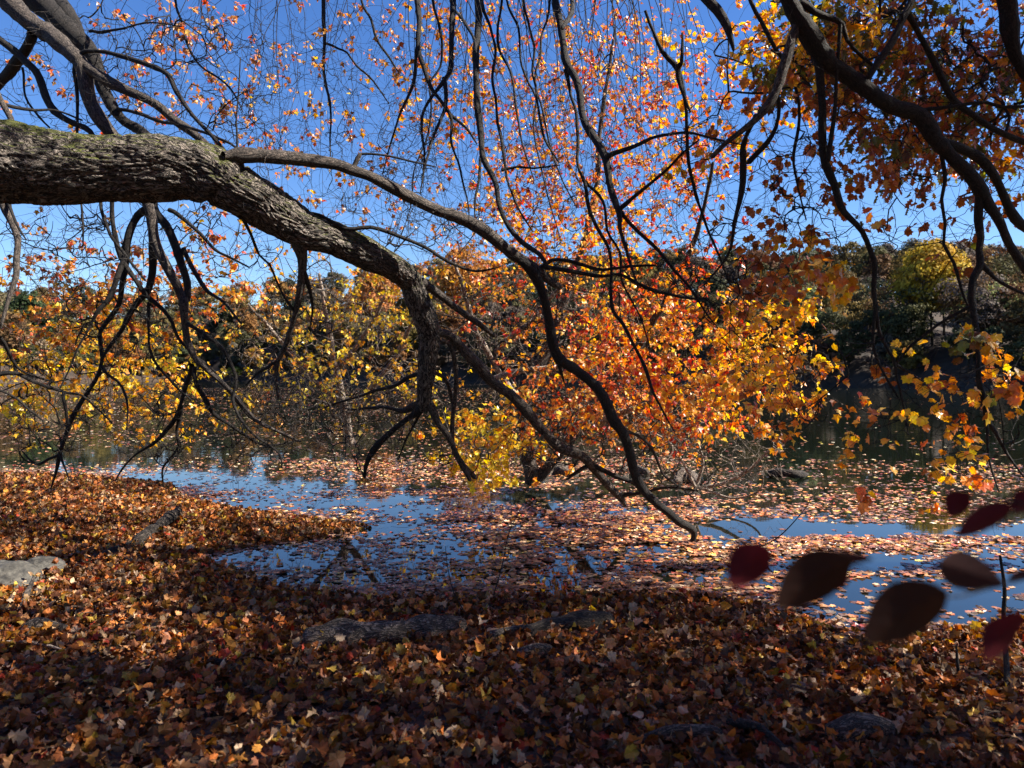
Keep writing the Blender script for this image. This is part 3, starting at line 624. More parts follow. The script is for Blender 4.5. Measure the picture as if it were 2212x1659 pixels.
B_('E3', 5, [(1225, 140, 26), (1300, 80, 20), (1420, 92, 20), (1530, 130, 22), (1600, 140, 18), (1750, 120, 16), (1900, 112, 12)], 0, 6.4, parent='E')
B_('E4', 5, [(1235, 120, 26), (1330, 140, 24), (1450, 152, 24), (1590, 165, 22), (1700, 160, 16), (1790, 210, 20), (1900, 265, 20), (2050, 300, 16), (2200, 310, 12)], 0, 6.9, parent='E')
B_('F', 5, [(540, 205, 50), (620, 262, 44), (700, 330, 42), (800, 400, 42), (880, 455, 34), (965, 522, 20)], 0, 7.2, parent='A', mat=M['bark'])
B_('G', 5, [(610, 495, 60), (660, 505, 50), (720, 535, 55), (800, 620, 58), (880, 700, 66), (960, 790, 62), (1050, 860, 62), (1150, 960, 60), (1250, 1070, 58), (1350, 1160, 58), (1450, 1210, 54), (1540, 1290, 54), (1620, 1380, 44), (1690, 1440, 38), (1725, 1490, 26)], 0, 8.4, parent='A', mat=M['bark'], S=14, step=.04)
B_('G2', 5, [(1510, 1270, 26), (1440, 1310, 22), (1380, 1355, 8)], 0, 8.0, parent='G')
B_('G3', 5, [(1540, 1270, 28), (1650, 1330, 25), (1750, 1370, 22), (1820, 1405, 15)], 0, 8.0, parent='G')
B_('G4', 5, [(1700, 1445, 24), (1850, 1430, 20), (1900, 1410, 20), (2000, 1400, 15), (2140, 1420, 9)], 0, 7.9, parent='G')
B_('E5', 5, [(1715, 1075, 24), (1800, 1100, 18), (1860, 1150, 16), (1900, 1230, 16), (1940, 1320, 14), (2010, 1380, 12), (2130, 1470, 8)], 0, 8.2, parent='E2')
B_('H', 5, [(700, 560, 26), (722, 620, 26), (732, 700, 26), (735, 850, 26), (730, 1000, 26), (730, 1150, 26), (745, 1220, 28), (795, 1290, 36), (850, 1345, 28)], 0, 7.6, parent='G', mat=M['bark'])
B_('I', 5, [(600, 735, 28), (645, 742, 22), (690, 785, 22), (715, 860, 20), (725, 920, 14)], 0, 7.4, parent='A', mat=M['bark'])
B_('J', 5, [(575, 900, 60), (610, 960, 44), (650, 1030, 40), (705, 1090, 40), (740, 1180, 30), (785, 1275, 34), (825, 1360, 22)], 0, 7.5, parent='A', mat=M['bark'])
B_('K', 5, [(555, 925, 56), (490, 980, 36), (440, 1020, 34), (350, 1100, 34), (270, 1180, 34), (222, 1265, 25), (212, 1335, 18)], 0, 7.5, parent='A')
B_('L1', 5, [(550, 915, 50), (500, 925, 44), (430, 945, 34), (330, 930, 20), (200, 950, 15), (100, 940, 8)], 0, 8.3, parent='A')
B_('L2', 5, [(540, 740, 30), (470, 755, 24), (400, 800, 21), (250, 850, 18), (120, 890, 14), (-20, 935, 10)], 0, 8.0, parent='A')
B_('L3', 5, [(548, 950, 22), (500, 1040, 13), (450, 1130, 10), (405, 1240, 7)], 0, 7.5, parent='A')
B_('M', 1, [(1780, 1240, 30), (1850, 1250, 22), (2000, 1325, 22), (2147, 1312, 22), (2297, 1360, 24), (2457, 1430, 20), (2597, 1520, 18), (2747, 1570, 14), (2897, 1542, 7)], 0, 6.3, parent='A')
B_('D1', 4, [(1718, -70, 90), (1730, 0, 84), (1742, 80, 56), (1738, 170, 50), (1725, 290, 44), (1700, 430, 30), (1650, 580, 28), (1605, 665, 25), (1590, 780, 22), (1608, 890, 13)], 0, 6.4, parent='A', mat=M['bark'], S=14)
B_('D1b', 4, [(1745, 110, 50), (1780, 180, 34), (1802, 260, 22), (1810, 380, 12), (1795, 470, 6)], 0, 6.3, parent='D1')
B_('D1c', 4, [(1605, 665, 24), (1560, 705, 18), (1500, 730, 14), (1420, 805, 8)], 0, 6.4, parent='D1')
B_('D1d', 4, [(1715, 385, 24), (1650, 300, 14), (1600, 200, 12), (1560, 110, 12), (1500, 60, 14), (1455, -50, 18), (1400, -160, 26)], 0, 5.6, parent='D1')
B_('Am', 1, [(1370, 960, 16), (1372, 850, 13), (1370, 700, 11), (1385, 560, 8), (1390, 330, 6)], 0, 5.4, parent='A')
# bare twigs of this maple, mostly low over the water
tg = []
for (cx, cy, rx, ry, n, d0, d1) in [(760, 905, 170, 90, 150, 6.8, 9), (860, 980, 150, 60, 70, 7, 8.5), (1080, 700, 160, 110, 120, 7.2, 9), (1250, 900, 200, 120, 130, 7.5, 9.5), (1480, 980, 150, 90, 80, 7.5, 9), (1150, 960, 130, 60, 60, 7.5, 8.5), (660, 660, 90, 110, 60, 6, 7.5), (1300, 620, 180, 90, 60, 6.5, 8), (880, 480, 180, 60, 40, 5.8, 7)]:
    for _ in range(int(n * 1.6)):
        a = rng.uniform(0, 2 * pi); r_ = math.sqrt(rng.random()); tg.append(P(cx + rx * r_ * cos(a), cy + ry * r_ * sin(a), rng.uniform(d0, d1)))
bare(A, [t for t in tg if t[2] > .05], sag=.04, rmax=.009, rtip=.0025, mat=M['bark'])

side_twigs(A, 9, .4, mat=M["bark"])
# ------------------------------------------------------------------ the maple behind it, drooping from the upper left
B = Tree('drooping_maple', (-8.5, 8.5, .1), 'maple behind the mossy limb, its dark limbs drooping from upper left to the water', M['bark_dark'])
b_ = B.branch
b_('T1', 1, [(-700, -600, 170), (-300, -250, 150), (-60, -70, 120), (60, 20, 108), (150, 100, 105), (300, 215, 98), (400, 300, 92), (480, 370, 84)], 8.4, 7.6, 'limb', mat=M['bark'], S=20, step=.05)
b_('T1a', 1, [(450, 345, 70), (530, 405, 62), (620, 460, 60), (760, 540, 54), (900, 610, 52), (1000, 690, 50), (1100, 750, 46), (1190, 830, 44), (1290, 930, 40)], 0, 7.4, parent='T1', mat=M['bark'])
b_('T1b', 1, [(455, 360, 80), (490, 420, 90), (505, 500, 88), (535, 590, 80), (590, 690, 74), (660, 790, 68), (760, 920, 64), (820, 1060, 60), (850, 1180, 60), (880, 1300, 60), (920, 1440, 52), (980, 1560, 50), (1022, 1650, 48), (1050, 1740, 46), (1060, 1790, 44), (1068, 1860, 38), (1080, 1940, 36)], 0, 7.8, parent='T1', mat=M['bark'], S=14)
b_('T2', 1, [(60, -140, 150), (200, -10, 145), (330, 110, 130), (440, 210, 112), (520, 290, 100), (560, 380, 80), (580, 480, 62), (640, 600, 65), (720, 690, 56), (830, 770, 58), (900, 880, 50), (900, 1060, 46), (890, 1200, 46), (960, 1310, 50), (1020, 1440, 46), (1060, 1560, 42), (1080, 1670, 40), (1078, 1740, 36)], 8.6, 7.9, 'limb', S=18)
b_('T2b', 1, [(310, -60, 92), (380, 50, 90), (420, 130, 84), (460, 230, 76)], 8.8, 8.4, 'limb')
b_('T3', 1, [(-80, 150, 34), (0, 220, 36), (100, 310, 40), (200, 420, 46), (260, 540, 42), (330, 640, 40), (430, 710, 36), (520, 770, 30), (560, 900, 26), (570, 1080, 22), (580, 1200, 17), (620, 1300, 18), (660, 1390, 18), (740, 1500, 16), (840, 1620, 12)], 7.8, 7.3)
b_('T4', 1, [(190, 190, 62), (145, 290, 56), (80, 400, 60), (0, 490, 60), (-120, 590, 60)], 0, 8.6, parent='T1')
b_('T5', 1, [(470, 310, 26), (560, 300, 24), (650, 300, 24), (800, 350, 28), (970, 440, 30), (1030, 540, 25), (1130, 670, 23), (1210, 770, 22), (1300, 880, 18)], 0, 7.0, parent='T1')
b_('T6', 1, [(-60, 420, 36), (0, 560, 32), (40, 630, 30), (80, 720, 30), (60, 900, 36), (20, 1080, 40), (10, 1190, 42), (60, 1290, 40), (92, 1380, 36), (92, 1500, 32), (92, 1600, 30), (70, 1680, 26), (40, 1800, 22), (10, 1900, 14)], 7.2, 6.6, mat=M['bark'])
b_('T6b', 1, [(40, 1170, 26), (70, 1230, 18), (110, 1310, 14), (155, 1385, 7)], 0, 6.6, parent='T6')
b_('T7', 1, [(130, 390, 14), (150, 560, 12), (230, 680, 12), (290, 740, 10)], 0, 7.6, parent='T3')
b_('T8', 1, [(0, 595, 18), (60, 610, 20), (180, 630, 18), (320, 635, 12), (480, 700, 10)], 0, 7.6, parent='T6')
b_('T9', 1, [(680, 630, 24), (780, 650, 20), (880, 690, 20), (1000, 710, 18), (1100, 745, 18), (1250, 790, 16), (1370, 860, 14)], 0, 6.8, parent='T2')
b_('T10', 1, [(430, 380, 20), (440, 560, 18), (440, 760, 16), (470, 1180, 12), (480, 1420, 8)], 0, 7.4, parent='T1b')
b_('T11', 1, [(520, 180, 20), (600, 195, 18), (700, 170, 12), (860, 130, 9), (1050, 150, 7)], 0, 7.6, parent='T2')
# lower cascade
b_('C1', 4, [(1065, 300, 40), (1062, 360, 44), (1075, 500, 38), (1130, 640, 32), (1220, 745, 26), (1340, 850, 22), (1425, 950, 20), (1500, 1020, 19), (1620, 1080, 17), (1740, 1135, 9)], 7.8, 7.9, parent='T1b', mat=M['bark'])
b_('C3', 1, [(850, 1210, 50), (800, 1250, 46), (768, 1330, 44), (752, 1450, 40), (740, 1530, 34), (715, 1640, 31), (690, 1760, 28), (620, 1850, 26), (570, 1920, 22), (572, 1990, 20), (588, 2070, 22), (560, 2172, 22), (480, 2312, 24), (420, 2422, 25), (380, 2522, 25), (357, 2622, 22), (330, 2732, 15), (295, 2827, 8)], 0, 7.9, parent='T1b')
b_('C3a', 1, [(885, 1330, 46), (882, 1440, 46), (870, 1572, 42), (842, 1682, 38), (800, 1732, 32), (750, 1822, 28), (702, 1922, 25), (625, 2022, 21), (590, 2085, 18)], 0, 7.8, parent='T1b')
b_('C4', 1, [(640, 1100, 26), (645, 1200, 26), (662, 1330, 26), (690, 1442, 28), (730, 1532, 28), (790, 1622, 28), (850, 1712, 28), (940, 1792, 21), (1000, 1872, 18), (1032, 1962, 18), (1102, 2052, 18), (1200, 2122, 22), (1280, 2212, 28), (1370, 2302, 22), (1450, 2412, 20), (1600, 2492, 18), (1710, 2545, 9)], 7.6, 8.0)
b_('C6', 4, [(745, 40, 32), (720, 100, 32), (690, 200, 31), (640, 310, 27), (560, 400, 20), (480, 530, 13), (400, 700, 9), (330, 860, 6)], 0, 7.3, parent='C4')
b_('C8', 4, [(860, 330, 20), (870, 480, 15), (880, 600, 14), (920, 700, 14), (980, 770, 14), (1040, 840, 12), (1110, 895, 7)], 0, 7.8, parent='C3a')
b_('C9', 4, [(1070, 430, 26), (1160, 490, 21), (1270, 590, 22), (1320, 680, 20), (1358, 790, 20), (1345, 880, 16), (1390, 1000, 15), (1470, 1090, 14), (1540, 1140, 14), (1620, 1210, 12), (1630, 1285, 7)], 0, 7.6, parent='C1')
b_('C10', 4, [(1125, 700, 28), (1150, 800, 26), (1190, 880, 24), (1230, 970, 22), (1330, 1040, 20), (1450, 1110, 17), (1560, 1150, 12), (1740, 1125, 8)], 0, 8.3, parent='C1')
b_('C11', 4, [(1110, 690, 28), (1065, 800, 26), (1050, 900, 23), (1020, 1000, 25), (960, 1070, 24), (890, 1140, 18), (780, 1210, 12), (700, 1300, 10), (668, 1360, 5)], 0, 8.2, parent='C1')
b_('C12', 4, [(1045, 930, 22), (1012, 1070, 18), (1030, 1150, 15), (1000, 1210, 13), (945, 1290, 11), (948, 1395, 6)], 0, 8.3, parent='C11')
b_('C13', 4, [(580, 690, 22), (620, 735, 15), (690, 790, 13), (722, 850, 13), (740, 930, 12), (735, 1065, 6)], 0, 7.6, parent='C3')
b_('C14', 4, [(-60, 750, 24), (0, 738, 24), (90, 742, 24), (170, 782, 23), (280, 822, 19), (400, 855, 15), (480, 862, 12), (560, 930, 9), (650, 1025, 6)], 7.2, 7.6)
b_('C14b', 4, [(370, 845, 20), (380, 900, 20), (388, 960, 16), (392, 1035, 12)], 0, 7.5, parent='C14')
b_('C15', 4, [(0, 530, 18), (60, 660, 18), (120, 720, 15), (220, 765, 12), (340, 795, 7)], 6.9, 7.6)
b_('C16', 4, [(-20, 830, 14), (100, 885, 13), (170, 950, 11), (250, 1010, 9), (256, 1075, 5)], 7.0, 7.2)
b_('C19', 4, [(356, 1205, 20), (290, 1230, 18), (230, 1266, 17), (180, 1250, 10), (125, 1190, 6)], 0, 7.9, parent='C3')
b_('C20', 4, [(352, 1215, 16), (380, 1290, 11), (402, 1360, 6)], 0, 7.7, parent='C3')
b_('C21', 1, [(980, 1215, 26), (1060, 1270, 24), (1160, 1350, 20), (1240, 1440, 16), (1330, 1490, 14), (1440, 1550, 10)], 0, 7.4, parent='T1b')
b_('C22', 4, [(1060, 20, 30), (1120, 140, 26), (1200, 260, 22), (1300, 340, 16), (1400, 450, 12)], 0, 7.4, parent='T2')
b_('C23', 4, [(1130, 660, 28), (1200, 720, 24), (1290, 800, 24), (1380, 900, 24), (1440, 980, 20), (1540, 1040, 14), (1640, 1090, 9)], 0, 8.0, parent='C1', mat=M['bark'])
foliage(B, [
 (420, 120, 190, 120, 46, 4, 8, 11.5, 'pink', .065, 5), (560, 300, 180, 120, 34, 3, 8, 11, 'pink', .065, 5), (330, 60, 150, 90, 26, 4, 8, 11, 'pink', .07, 5), (120, 170, 160, 110, 14, 3, 8, 11, 'dull', .065, 4),
 (650, 130, 160, 170, 26, 3, 8.5, 12, 'pink', .06, 4), (300, 250, 200, 50, 14, 3, 8, 10, 'pink', .07, 5), (250, 560, 170, 90, 44, 4, 8, 11, 'pink', .07, 6), (420, 600, 140, 80, 40, 4, 8, 11, 'orange', .07, 6), (140, 640, 120, 80, 24, 4, 8, 11, ['orange', 'pink'], .07, 5),
 (180, 700, 180, 60, 40, 4, 8, 11, ['orange', 'gold'], .07, 6), (230, 790, 220, 60, 80, 5, 8, 11, ['yellow', 'gold'], .07, 6), (90, 860, 120, 50, 26, 4, 8, 10, ['yellow', 'gold'], .07, 6), (330, 880, 90, 50, 20, 4, 8, 10, 'gold', .065, 5), (480, 480, 70, 50, 14, 3, 8, 10, ['pink', 'gold'], .075, 5),
 (30, 560, 60, 90, 8, 3, 8, 10, 'dull', .06, 4), (600, 540, 60, 60, 8, 3, 8, 10, ['orange', 'gold'], .07, 4)], twig_mat=M['bark_dark'], dens=.5, lsz=1.0)
tg = []
for (cx, cy, rx, ry, n, d0, d1) in [(170, 150, 170, 140, 110, 7.5, 9), (420, 180, 230, 150, 120, 7, 9), (380, 500, 260, 110, 120, 7, 9), (420, 900, 250, 110, 160, 7.5, 8.8), (500, 980, 170, 60, 80, 7.8, 8.8), (110, 560, 110, 120, 60, 6.8, 8), (100, 930, 110, 60, 50, 7, 8), (640, 880, 110, 100, 60, 7.8, 8.8), (250, 700, 200, 100, 80, 7, 8.5)]:
    for _ in range(int(n * 1.6)):
        a = rng.uniform(0, 2 * pi); r_ = math.sqrt(rng.random()); tg.append(P(cx + rx * r_ * cos(a), cy + ry * r_ * sin(a), rng.uniform(d0, d1)))
tg += [P(rng.uniform(-20, 640), rng.uniform(640, 1000), rng.uniform(7.4, 8.8)) for _ in range(260)]
bare(B, [t for t in tg if t[2] > .03], sag=.03, rmax=.010, rtip=.0025, bend=.18)

side_twigs(B, 9, .5)
# ------------------------------------------------------------------ weeping branches from overhead
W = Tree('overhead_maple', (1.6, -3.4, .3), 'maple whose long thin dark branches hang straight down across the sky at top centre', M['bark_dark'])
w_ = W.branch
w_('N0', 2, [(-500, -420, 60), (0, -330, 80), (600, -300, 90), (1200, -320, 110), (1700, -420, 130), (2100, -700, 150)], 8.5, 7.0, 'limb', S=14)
w_('N1', 2, [(520, -330, 40), (530, 0, 34), (535, 150, 31), (520, 290, 28), (552, 380, 25), (590, 480, 25), (640, 570, 19), (720, 660, 18), (800, 740, 14), (860, 830, 9)], 0, 7.0, parent='N0')
w_('N1b', 2, [(522, 250, 20), (508, 420, 20), (470, 530, 17), (420, 640, 14), (385, 760, 12), (350, 900, 8), (320, 1010, 5)], 0, 7.2, parent='N1')
w_('N2', 2, [(700, -320, 42), (730, 0, 36), (725, 150, 33), (712, 280, 31), (700, 400, 29), (655, 485, 25), (600, 555, 20), (562, 640, 18), (548, 760, 15), (560, 900, 12), (550, 1060, 8)], 0, 6.9, parent='N0')
w_('N2b', 2, [(672, 450, 24), (680, 580, 22), (668, 650, 22), (620, 770, 17), (590, 860, 14), (560, 980, 12), (535, 1120, 7)], 0, 6.7, parent='N2')
w_('N2c', 2, [(676, 610, 20), (715, 700, 17), (713, 830, 14), (765, 980, 11), (805, 1150, 9), (822, 1310, 5)], 0, 6.9, parent='N2b')
w_('N3', 2, [(880, -310, 50), (872, 0, 46), (860, 150, 42), (853, 300, 40), (862, 400, 36), (868, 550, 38), (880, 700, 38), (890, 880, 36), (940, 990, 32), (982, 1090, 30), (1003, 1200, 28), (1050, 1310, 28), (1130, 1410, 27), (1220, 1480, 26), (1262, 1540, 22)], 0, 6.1, parent='N0', S=12)
w_('N3b', 2, [(888, 900, 20), (872, 1050, 15), (852, 1150, 12), (848, 1295, 7)], 0, 6.3, parent='N3')
w_('N4', 2, [(720, 40, 26), (745, 80, 18), (800, 150, 18), (845, 235, 14), (858, 300, 10)], 0, 6.6, parent='N2')
w_('N5', 2, [(890, -20, 22), (940, 170, 15), (970, 300, 17), (958, 450, 15), (978, 570, 15), (985, 700, 18), (1000, 830, 17), (1020, 950, 17), (1042, 1060, 13), (1100, 1200, 11), (1185, 1340, 7)], 0, 6.5, parent='N3')
w_('N6', 2, [(1290, -320, 44), (1320, 0, 34), (1342, 120, 40), (1360, 260, 42), (1372, 370, 44), (1430, 460, 41), (1460, 560, 42), (1490, 680, 42), (1540, 800, 42), (1592, 920, 48), (1622, 1050, 38), (1662, 1160, 36), (1692, 1240, 31), (1702, 1350, 23), (1740, 1500, 17), (1795, 1660, 11)], 0, 5.9, parent='N0', S=12)
w_('N6f', 2, [(1425, -300, 30), (1410, 0, 29), (1402, 70, 26), (1365, 165, 27)], 0, 6.2, parent='N0')
w_('N6b', 2, [(1690, 1220, 24), (1780, 1340, 21), (1900, 1450, 20), (2000, 1570, 19), (2090, 1665, 16), (2180, 1800, 10), (2260, 1900, 6)], 0, 6.2, parent='N6')
w_('N7', 2, [(1375, 400, 24), (1400, 540, 18), (1442, 650, 18), (1452, 800, 18), (1442, 950, 16), (1482, 1060, 22), (1500, 1200, 21), (1562, 1330, 19), (1632, 1450, 19), (1642, 1600, 18), (1640, 1690, 18), (1652, 1790, 21), (1702, 1860, 22), (1762, 1990, 20), (1832, 2130, 19), (1882, 2270, 14), (1950, 2400, 11), (2010, 2500, 7)], 0, 6.4, parent='N6', S=12)
w_('N7b', 2, [(1480, 1040, 18), (1590, 1160, 16), (1620, 1330, 15), (1690, 1450, 14), (1700, 1620, 12), (1790, 1800, 10), (1860, 2000, 7)], 0, 6.7, parent='N7')
w_('N8', 2, [(1005, -315, 22), (1000, 0, 15), (985, 150, 15), (995, 280, 15), (1060, 420, 14), (1082, 560, 13), (1110, 760, 11), (1140, 880, 10), (1195, 1040, 6)], 0, 7.0, parent='N0')
w_('N9', 2, [(1240, -315, 22), (1290, 0, 15), (1250, 150, 13), (1222, 320, 13), (1208, 450, 13), (1222, 650, 13), (1252, 800, 14), (1335, 940, 9)], 0, 6.8, parent='N0')
w_('N10', 2, [(1605, 915, 34), (1700, 878, 26), (1800, 830, 23), (1900, 780, 20), (2060, 757, 16), (2200, 790, 12), (2400, 840, 7)], 0, 5.4, parent='N6')
w_('N11', 2, [(1685, 1215, 24), (1780, 1130, 21), (1900, 1030, 19), (1970, 970, 17), (2060, 880, 13), (2150, 810, 9)], 0, 5.6, parent='N6')
w_('N12', 2, [(1005, 985, 19), (1100, 963, 15), (1200, 972, 12), (1345, 955, 7)], 0, 6.7, parent='N5')
w_('N13', 2, [(180, -330, 20), (200, 0, 13), (250, 120, 16), (280, 230, 14), (355, 330, 12), (420, 430, 7)], 0, 8.2, parent='N0')
w_('N15', 1, [(1880, -330, 32), (1870, 0, 26), (1880, 200, 21), (1870, 350, 18), (1882, 500, 16), (1912, 700, 12), (1915, 900, 7)], 0, 7.8, parent='N0')
w_('N15b', 1, [(1882, 250, 16), (1960, 290, 13), (2010, 310, 12), (2062, 380, 12), (2160, 460, 10), (2250, 600, 6)], 0, 8.0, parent='N15')
w_('N16', 1, [(1000, -320, 18), (1015, 0, 14), (1050, 130, 14), (1090, 260, 14), (1150, 370, 12), (1250, 440, 11), (1340, 530, 10), (1405, 650, 6)], 8.6, 8.2)
w_('N17', 2, [(1120, -320, 22), (1130, 0, 14), (1165, 140, 14), (1190, 300, 14), (1185, 440, 12), (1240, 600, 12), (1270, 760, 11), (1300, 900, 10), (1360, 1060, 8), (1440, 1200, 6)], 0, 7.2, parent='N0')
w_('N18', 2, [(600, -320, 22), (605, 0, 16), (640, 150, 15), (660, 260, 14), (650, 380, 12), (590, 480, 12), (600, 620, 11), (570, 800, 9), (500, 1000, 8), (480, 1200, 6), (385, 1450, 4)], 0, 7.6, parent='N0')
w_('N19', 2, [(1050, -320, 20), (1040, 0, 13), (1100, 160, 13), (1120, 330, 12), (1160, 480, 12), (1200, 560, 11), (1190, 740, 10), (1240, 1000, 8), (1290, 1200, 7), (1350, 1400, 5)], 0, 7.0, parent='N0')
# hanging bare strands: curtains of thin twigs
def strand_set(tree, rows):
    Ps = []; Rs = []
    for (x0, x1, n, l0, l1, d0, d1, lean) in rows:
        for _ in range(n):
            x = rng.uniform(x0, x1); d = rng.uniform(d0, d1); L_ = rng.uniform(l0, l1); K = 14; u = np.linspace(0, 1, K)
            a, b = rng.normal(0, 40), rng.normal(0, 16); ph = rng.uniform(0, 6)
            xs = x + lean * L_ * u ** 1.3 + a * np.sin(u * 3 + ph) + b * np.sin(u * 8 + ph * 2) - a * sin(ph)
            ys = -130 + (L_ + 130) * u; p = P(xs, ys, d + .4 * np.sin(u * 2 + ph)); p += rng.normal(0, .006, p.shape)
            # joins the overhead limb
            Ps.append(p); Rs.append(np.linspace(rng.uniform(.003, .0065), .0012, K)); tree.nodes.append(p[3:])
    V, Fq, vec = tubes(np.array(Ps), np.array(Rs), 5, np.array([.1, 1, .05])); mesh('hanging_twigs', V, Fq, tree.mat, tree.root, vec=vec)
strand_set(W, [(560, 1000, 24, 150, 560, 6.5, 9, .05), (900, 1350, 38, 250, 760, 6.2, 8.5, .15), (300, 620, 12, 100, 380, 7, 9.5, -.02), (1250, 1500, 20, 200, 600, 6, 8, .15)])
tg = []
for (cx, cy, rx, ry, n, d0, d1) in [(760, 220, 230, 210, 260, 6.8, 9), (1000, 350, 200, 230, 220, 6.2, 8.5), (1250, 400, 170, 250, 170, 6, 8), (1450, 560, 150, 150, 80, 5.8, 7), (560, 160, 130, 160, 70, 7.5, 9), (880, 420, 150, 100, 80, 6.5, 8.5)]:
    for _ in range(int(n * 1.6)):
        a = rng.uniform(0, 2 * pi); r_ = math.sqrt(rng.random()); tg.append(P(cx + rx * r_ * cos(a), cy + ry * r_ * sin(a), rng.uniform(d0, d1)))
bare(W, tg, sag=.02, rmax=.006, rtip=.0017, bend=.2, upw=-.4)
foliage(W, [(820, 200, 170, 200, 30, 3, 7.5, 10, 'dull', .06, 4), (650, 260, 140, 170, 22, 3, 8, 10.5, ['dull', 'gold'], .06, 4), (980, 160, 130, 150, 40, 3, 7.5, 10, ['orange', 'dull'], .065, 5), (860, 420, 170, 110, 26, 3, 8, 10, ['pink', 'dull'], .06, 4)], upw=-.8, dens=.8, lsz=1.0)

foliage(W, [(1100, -700, 1500, 330, 150, 5, 2.6, 4.6, ['dull', 'brownred', 'olive'], .09, 5)], leaf_name='crown', sag=.05)  # unseen overhead leaves added to block sky light from the bank
side_twigs(W, 7, .45)
# ------------------------------------------------------------------ red and orange maple out over the water
R = Tree('red_maple', (1.6, 12.2, -.2), 'bright red and orange leaved maple standing in the water behind the bent mossy limb', M['bark_pale'])
r_b = R.branch
r_b('S1', 0, [(1150, 1040, 34), (1140, 960, 30), (1130, 860, 26), (1180, 760, 22), (1230, 620, 18), (1280, 450, 13), (1300, 250, 9), (1330, 60, 5)], 11.2, 10.5, 'trunk', mat=M['bark'])
r_b('S2', 0, [(1160, 1035, 26), (1250, 930, 20), (1330, 820, 17), (1420, 680, 14), (1500, 520, 10), (1540, 350, 7)], 11.2, 8.8, mat=M['bark'])
r_b('S3', 0, [(1250, 930, 18), (1380, 880, 15), (1500, 830, 12), (1640, 790, 8), (1750, 800, 5)], 10.4, 7.6)
r_b('S4', 0, [(1135, 880, 16), (1060, 780, 13), (1010, 660, 10), (980, 560, 7)], 11.0, 10.2)
r_b('S5', 0, [(1060, 820, 14), (1130, 800, 13), (1210, 790, 11), (1330, 760, 9)], 10.6, 9.2)
r_b('S6', 0, [(1070, 760, 12), (1150, 690, 10), (1230, 600, 8)], 10.6, 9.2)
foliage(R, [
 (1180, 620, 190, 120, 80, 6, 8.5, 12, ['orange', 'red', 'red', 'gold'], .07, 6), (1300, 720, 190, 130, 90, 6, 8, 11.5, ['orange', 'red'], .07, 6), (1440, 800, 200, 110, 105, 6, 7.5, 11, ['red', 'red', 'orange', 'gold'], .072, 7),
 (1300, 850, 180, 70, 60, 6, 8.5, 11, ['orange', 'red'], .07, 6), (1420, 900, 150, 60, 44, 6, 8, 10, ['red', 'orange'], .07, 6), (1600, 760, 140, 100, 70, 5, 6.5, 9, ['orange', 'gold'], .072, 6), (1720, 840, 80, 40, 22, 4, 6, 7, ['gold', 'orange'], .075, 6), (1660, 700, 110, 60, 30, 4, 6.5, 8.5, 'gold', .075, 6), (1640, 890, 60, 26, 8, 3, 6.5, 8, 'orange', .07, 5),
 (1060, 920, 90, 60, 44, 6, 8, 9.6, ['yellow', 'gold'], .075, 7), (1050, 985, 50, 28, 16, 5, 8, 9, 'yellow', .08, 7), (1160, 900, 110, 60, 34, 5, 8.5, 10, 'orange', .07, 6),
 (1230, 480, 190, 100, 120, 5, 9, 12.5, ['red', 'orange', 'gold'], .068, 6), (1180, 370, 170, 100, 110, 4, 9.5, 13, ['red', 'pink'], .065, 5), (1400, 430, 130, 110, 60, 4, 9, 12, ['red', 'pink'], .07, 5), (1250, 260, 190, 120, 130, 4, 10, 13, ['red', 'pink', 'orange'], .065, 5),
 (1080, 560, 120, 60, 30, 4, 9, 12, ['pink', 'orange'], .068, 5), (1500, 620, 120, 80, 50, 5, 8, 11, ['orange', 'red', 'red'], .07, 6), (1100, 100, 210, 130, 110, 4, 10, 13, ['orange', 'pink'], .065, 5), (1350, 120, 180, 140, 150, 4, 9.5, 13, ['orange', 'red', 'pink'], .068, 5), (1480, 280, 130, 120, 76, 4, 9, 12, ['red', 'orange'], .07, 5)], twig_mat=M['bark'], dens=.46, lsz=.95)
tg = []
for (cx, cy, rx, ry, n, d0, d1) in [(1200, 760, 200, 140, 200, 9, 11.5), (1300, 950, 220, 80, 150, 9, 11)]:
    for _ in range(int(n * 1.6)):
        a = rng.uniform(0, 2 * pi); r_ = math.sqrt(rng.random()); tg.append(P(cx + rx * r_ * cos(a), cy + ry * r_ * sin(a), rng.uniform(d0, d1)))
bare(R, [t for t in tg if t[2] > .03], rmax=.009, rtip=.0026, mat=M['bark_pale'], sag=.03)

side_twigs(R, 3, .5)
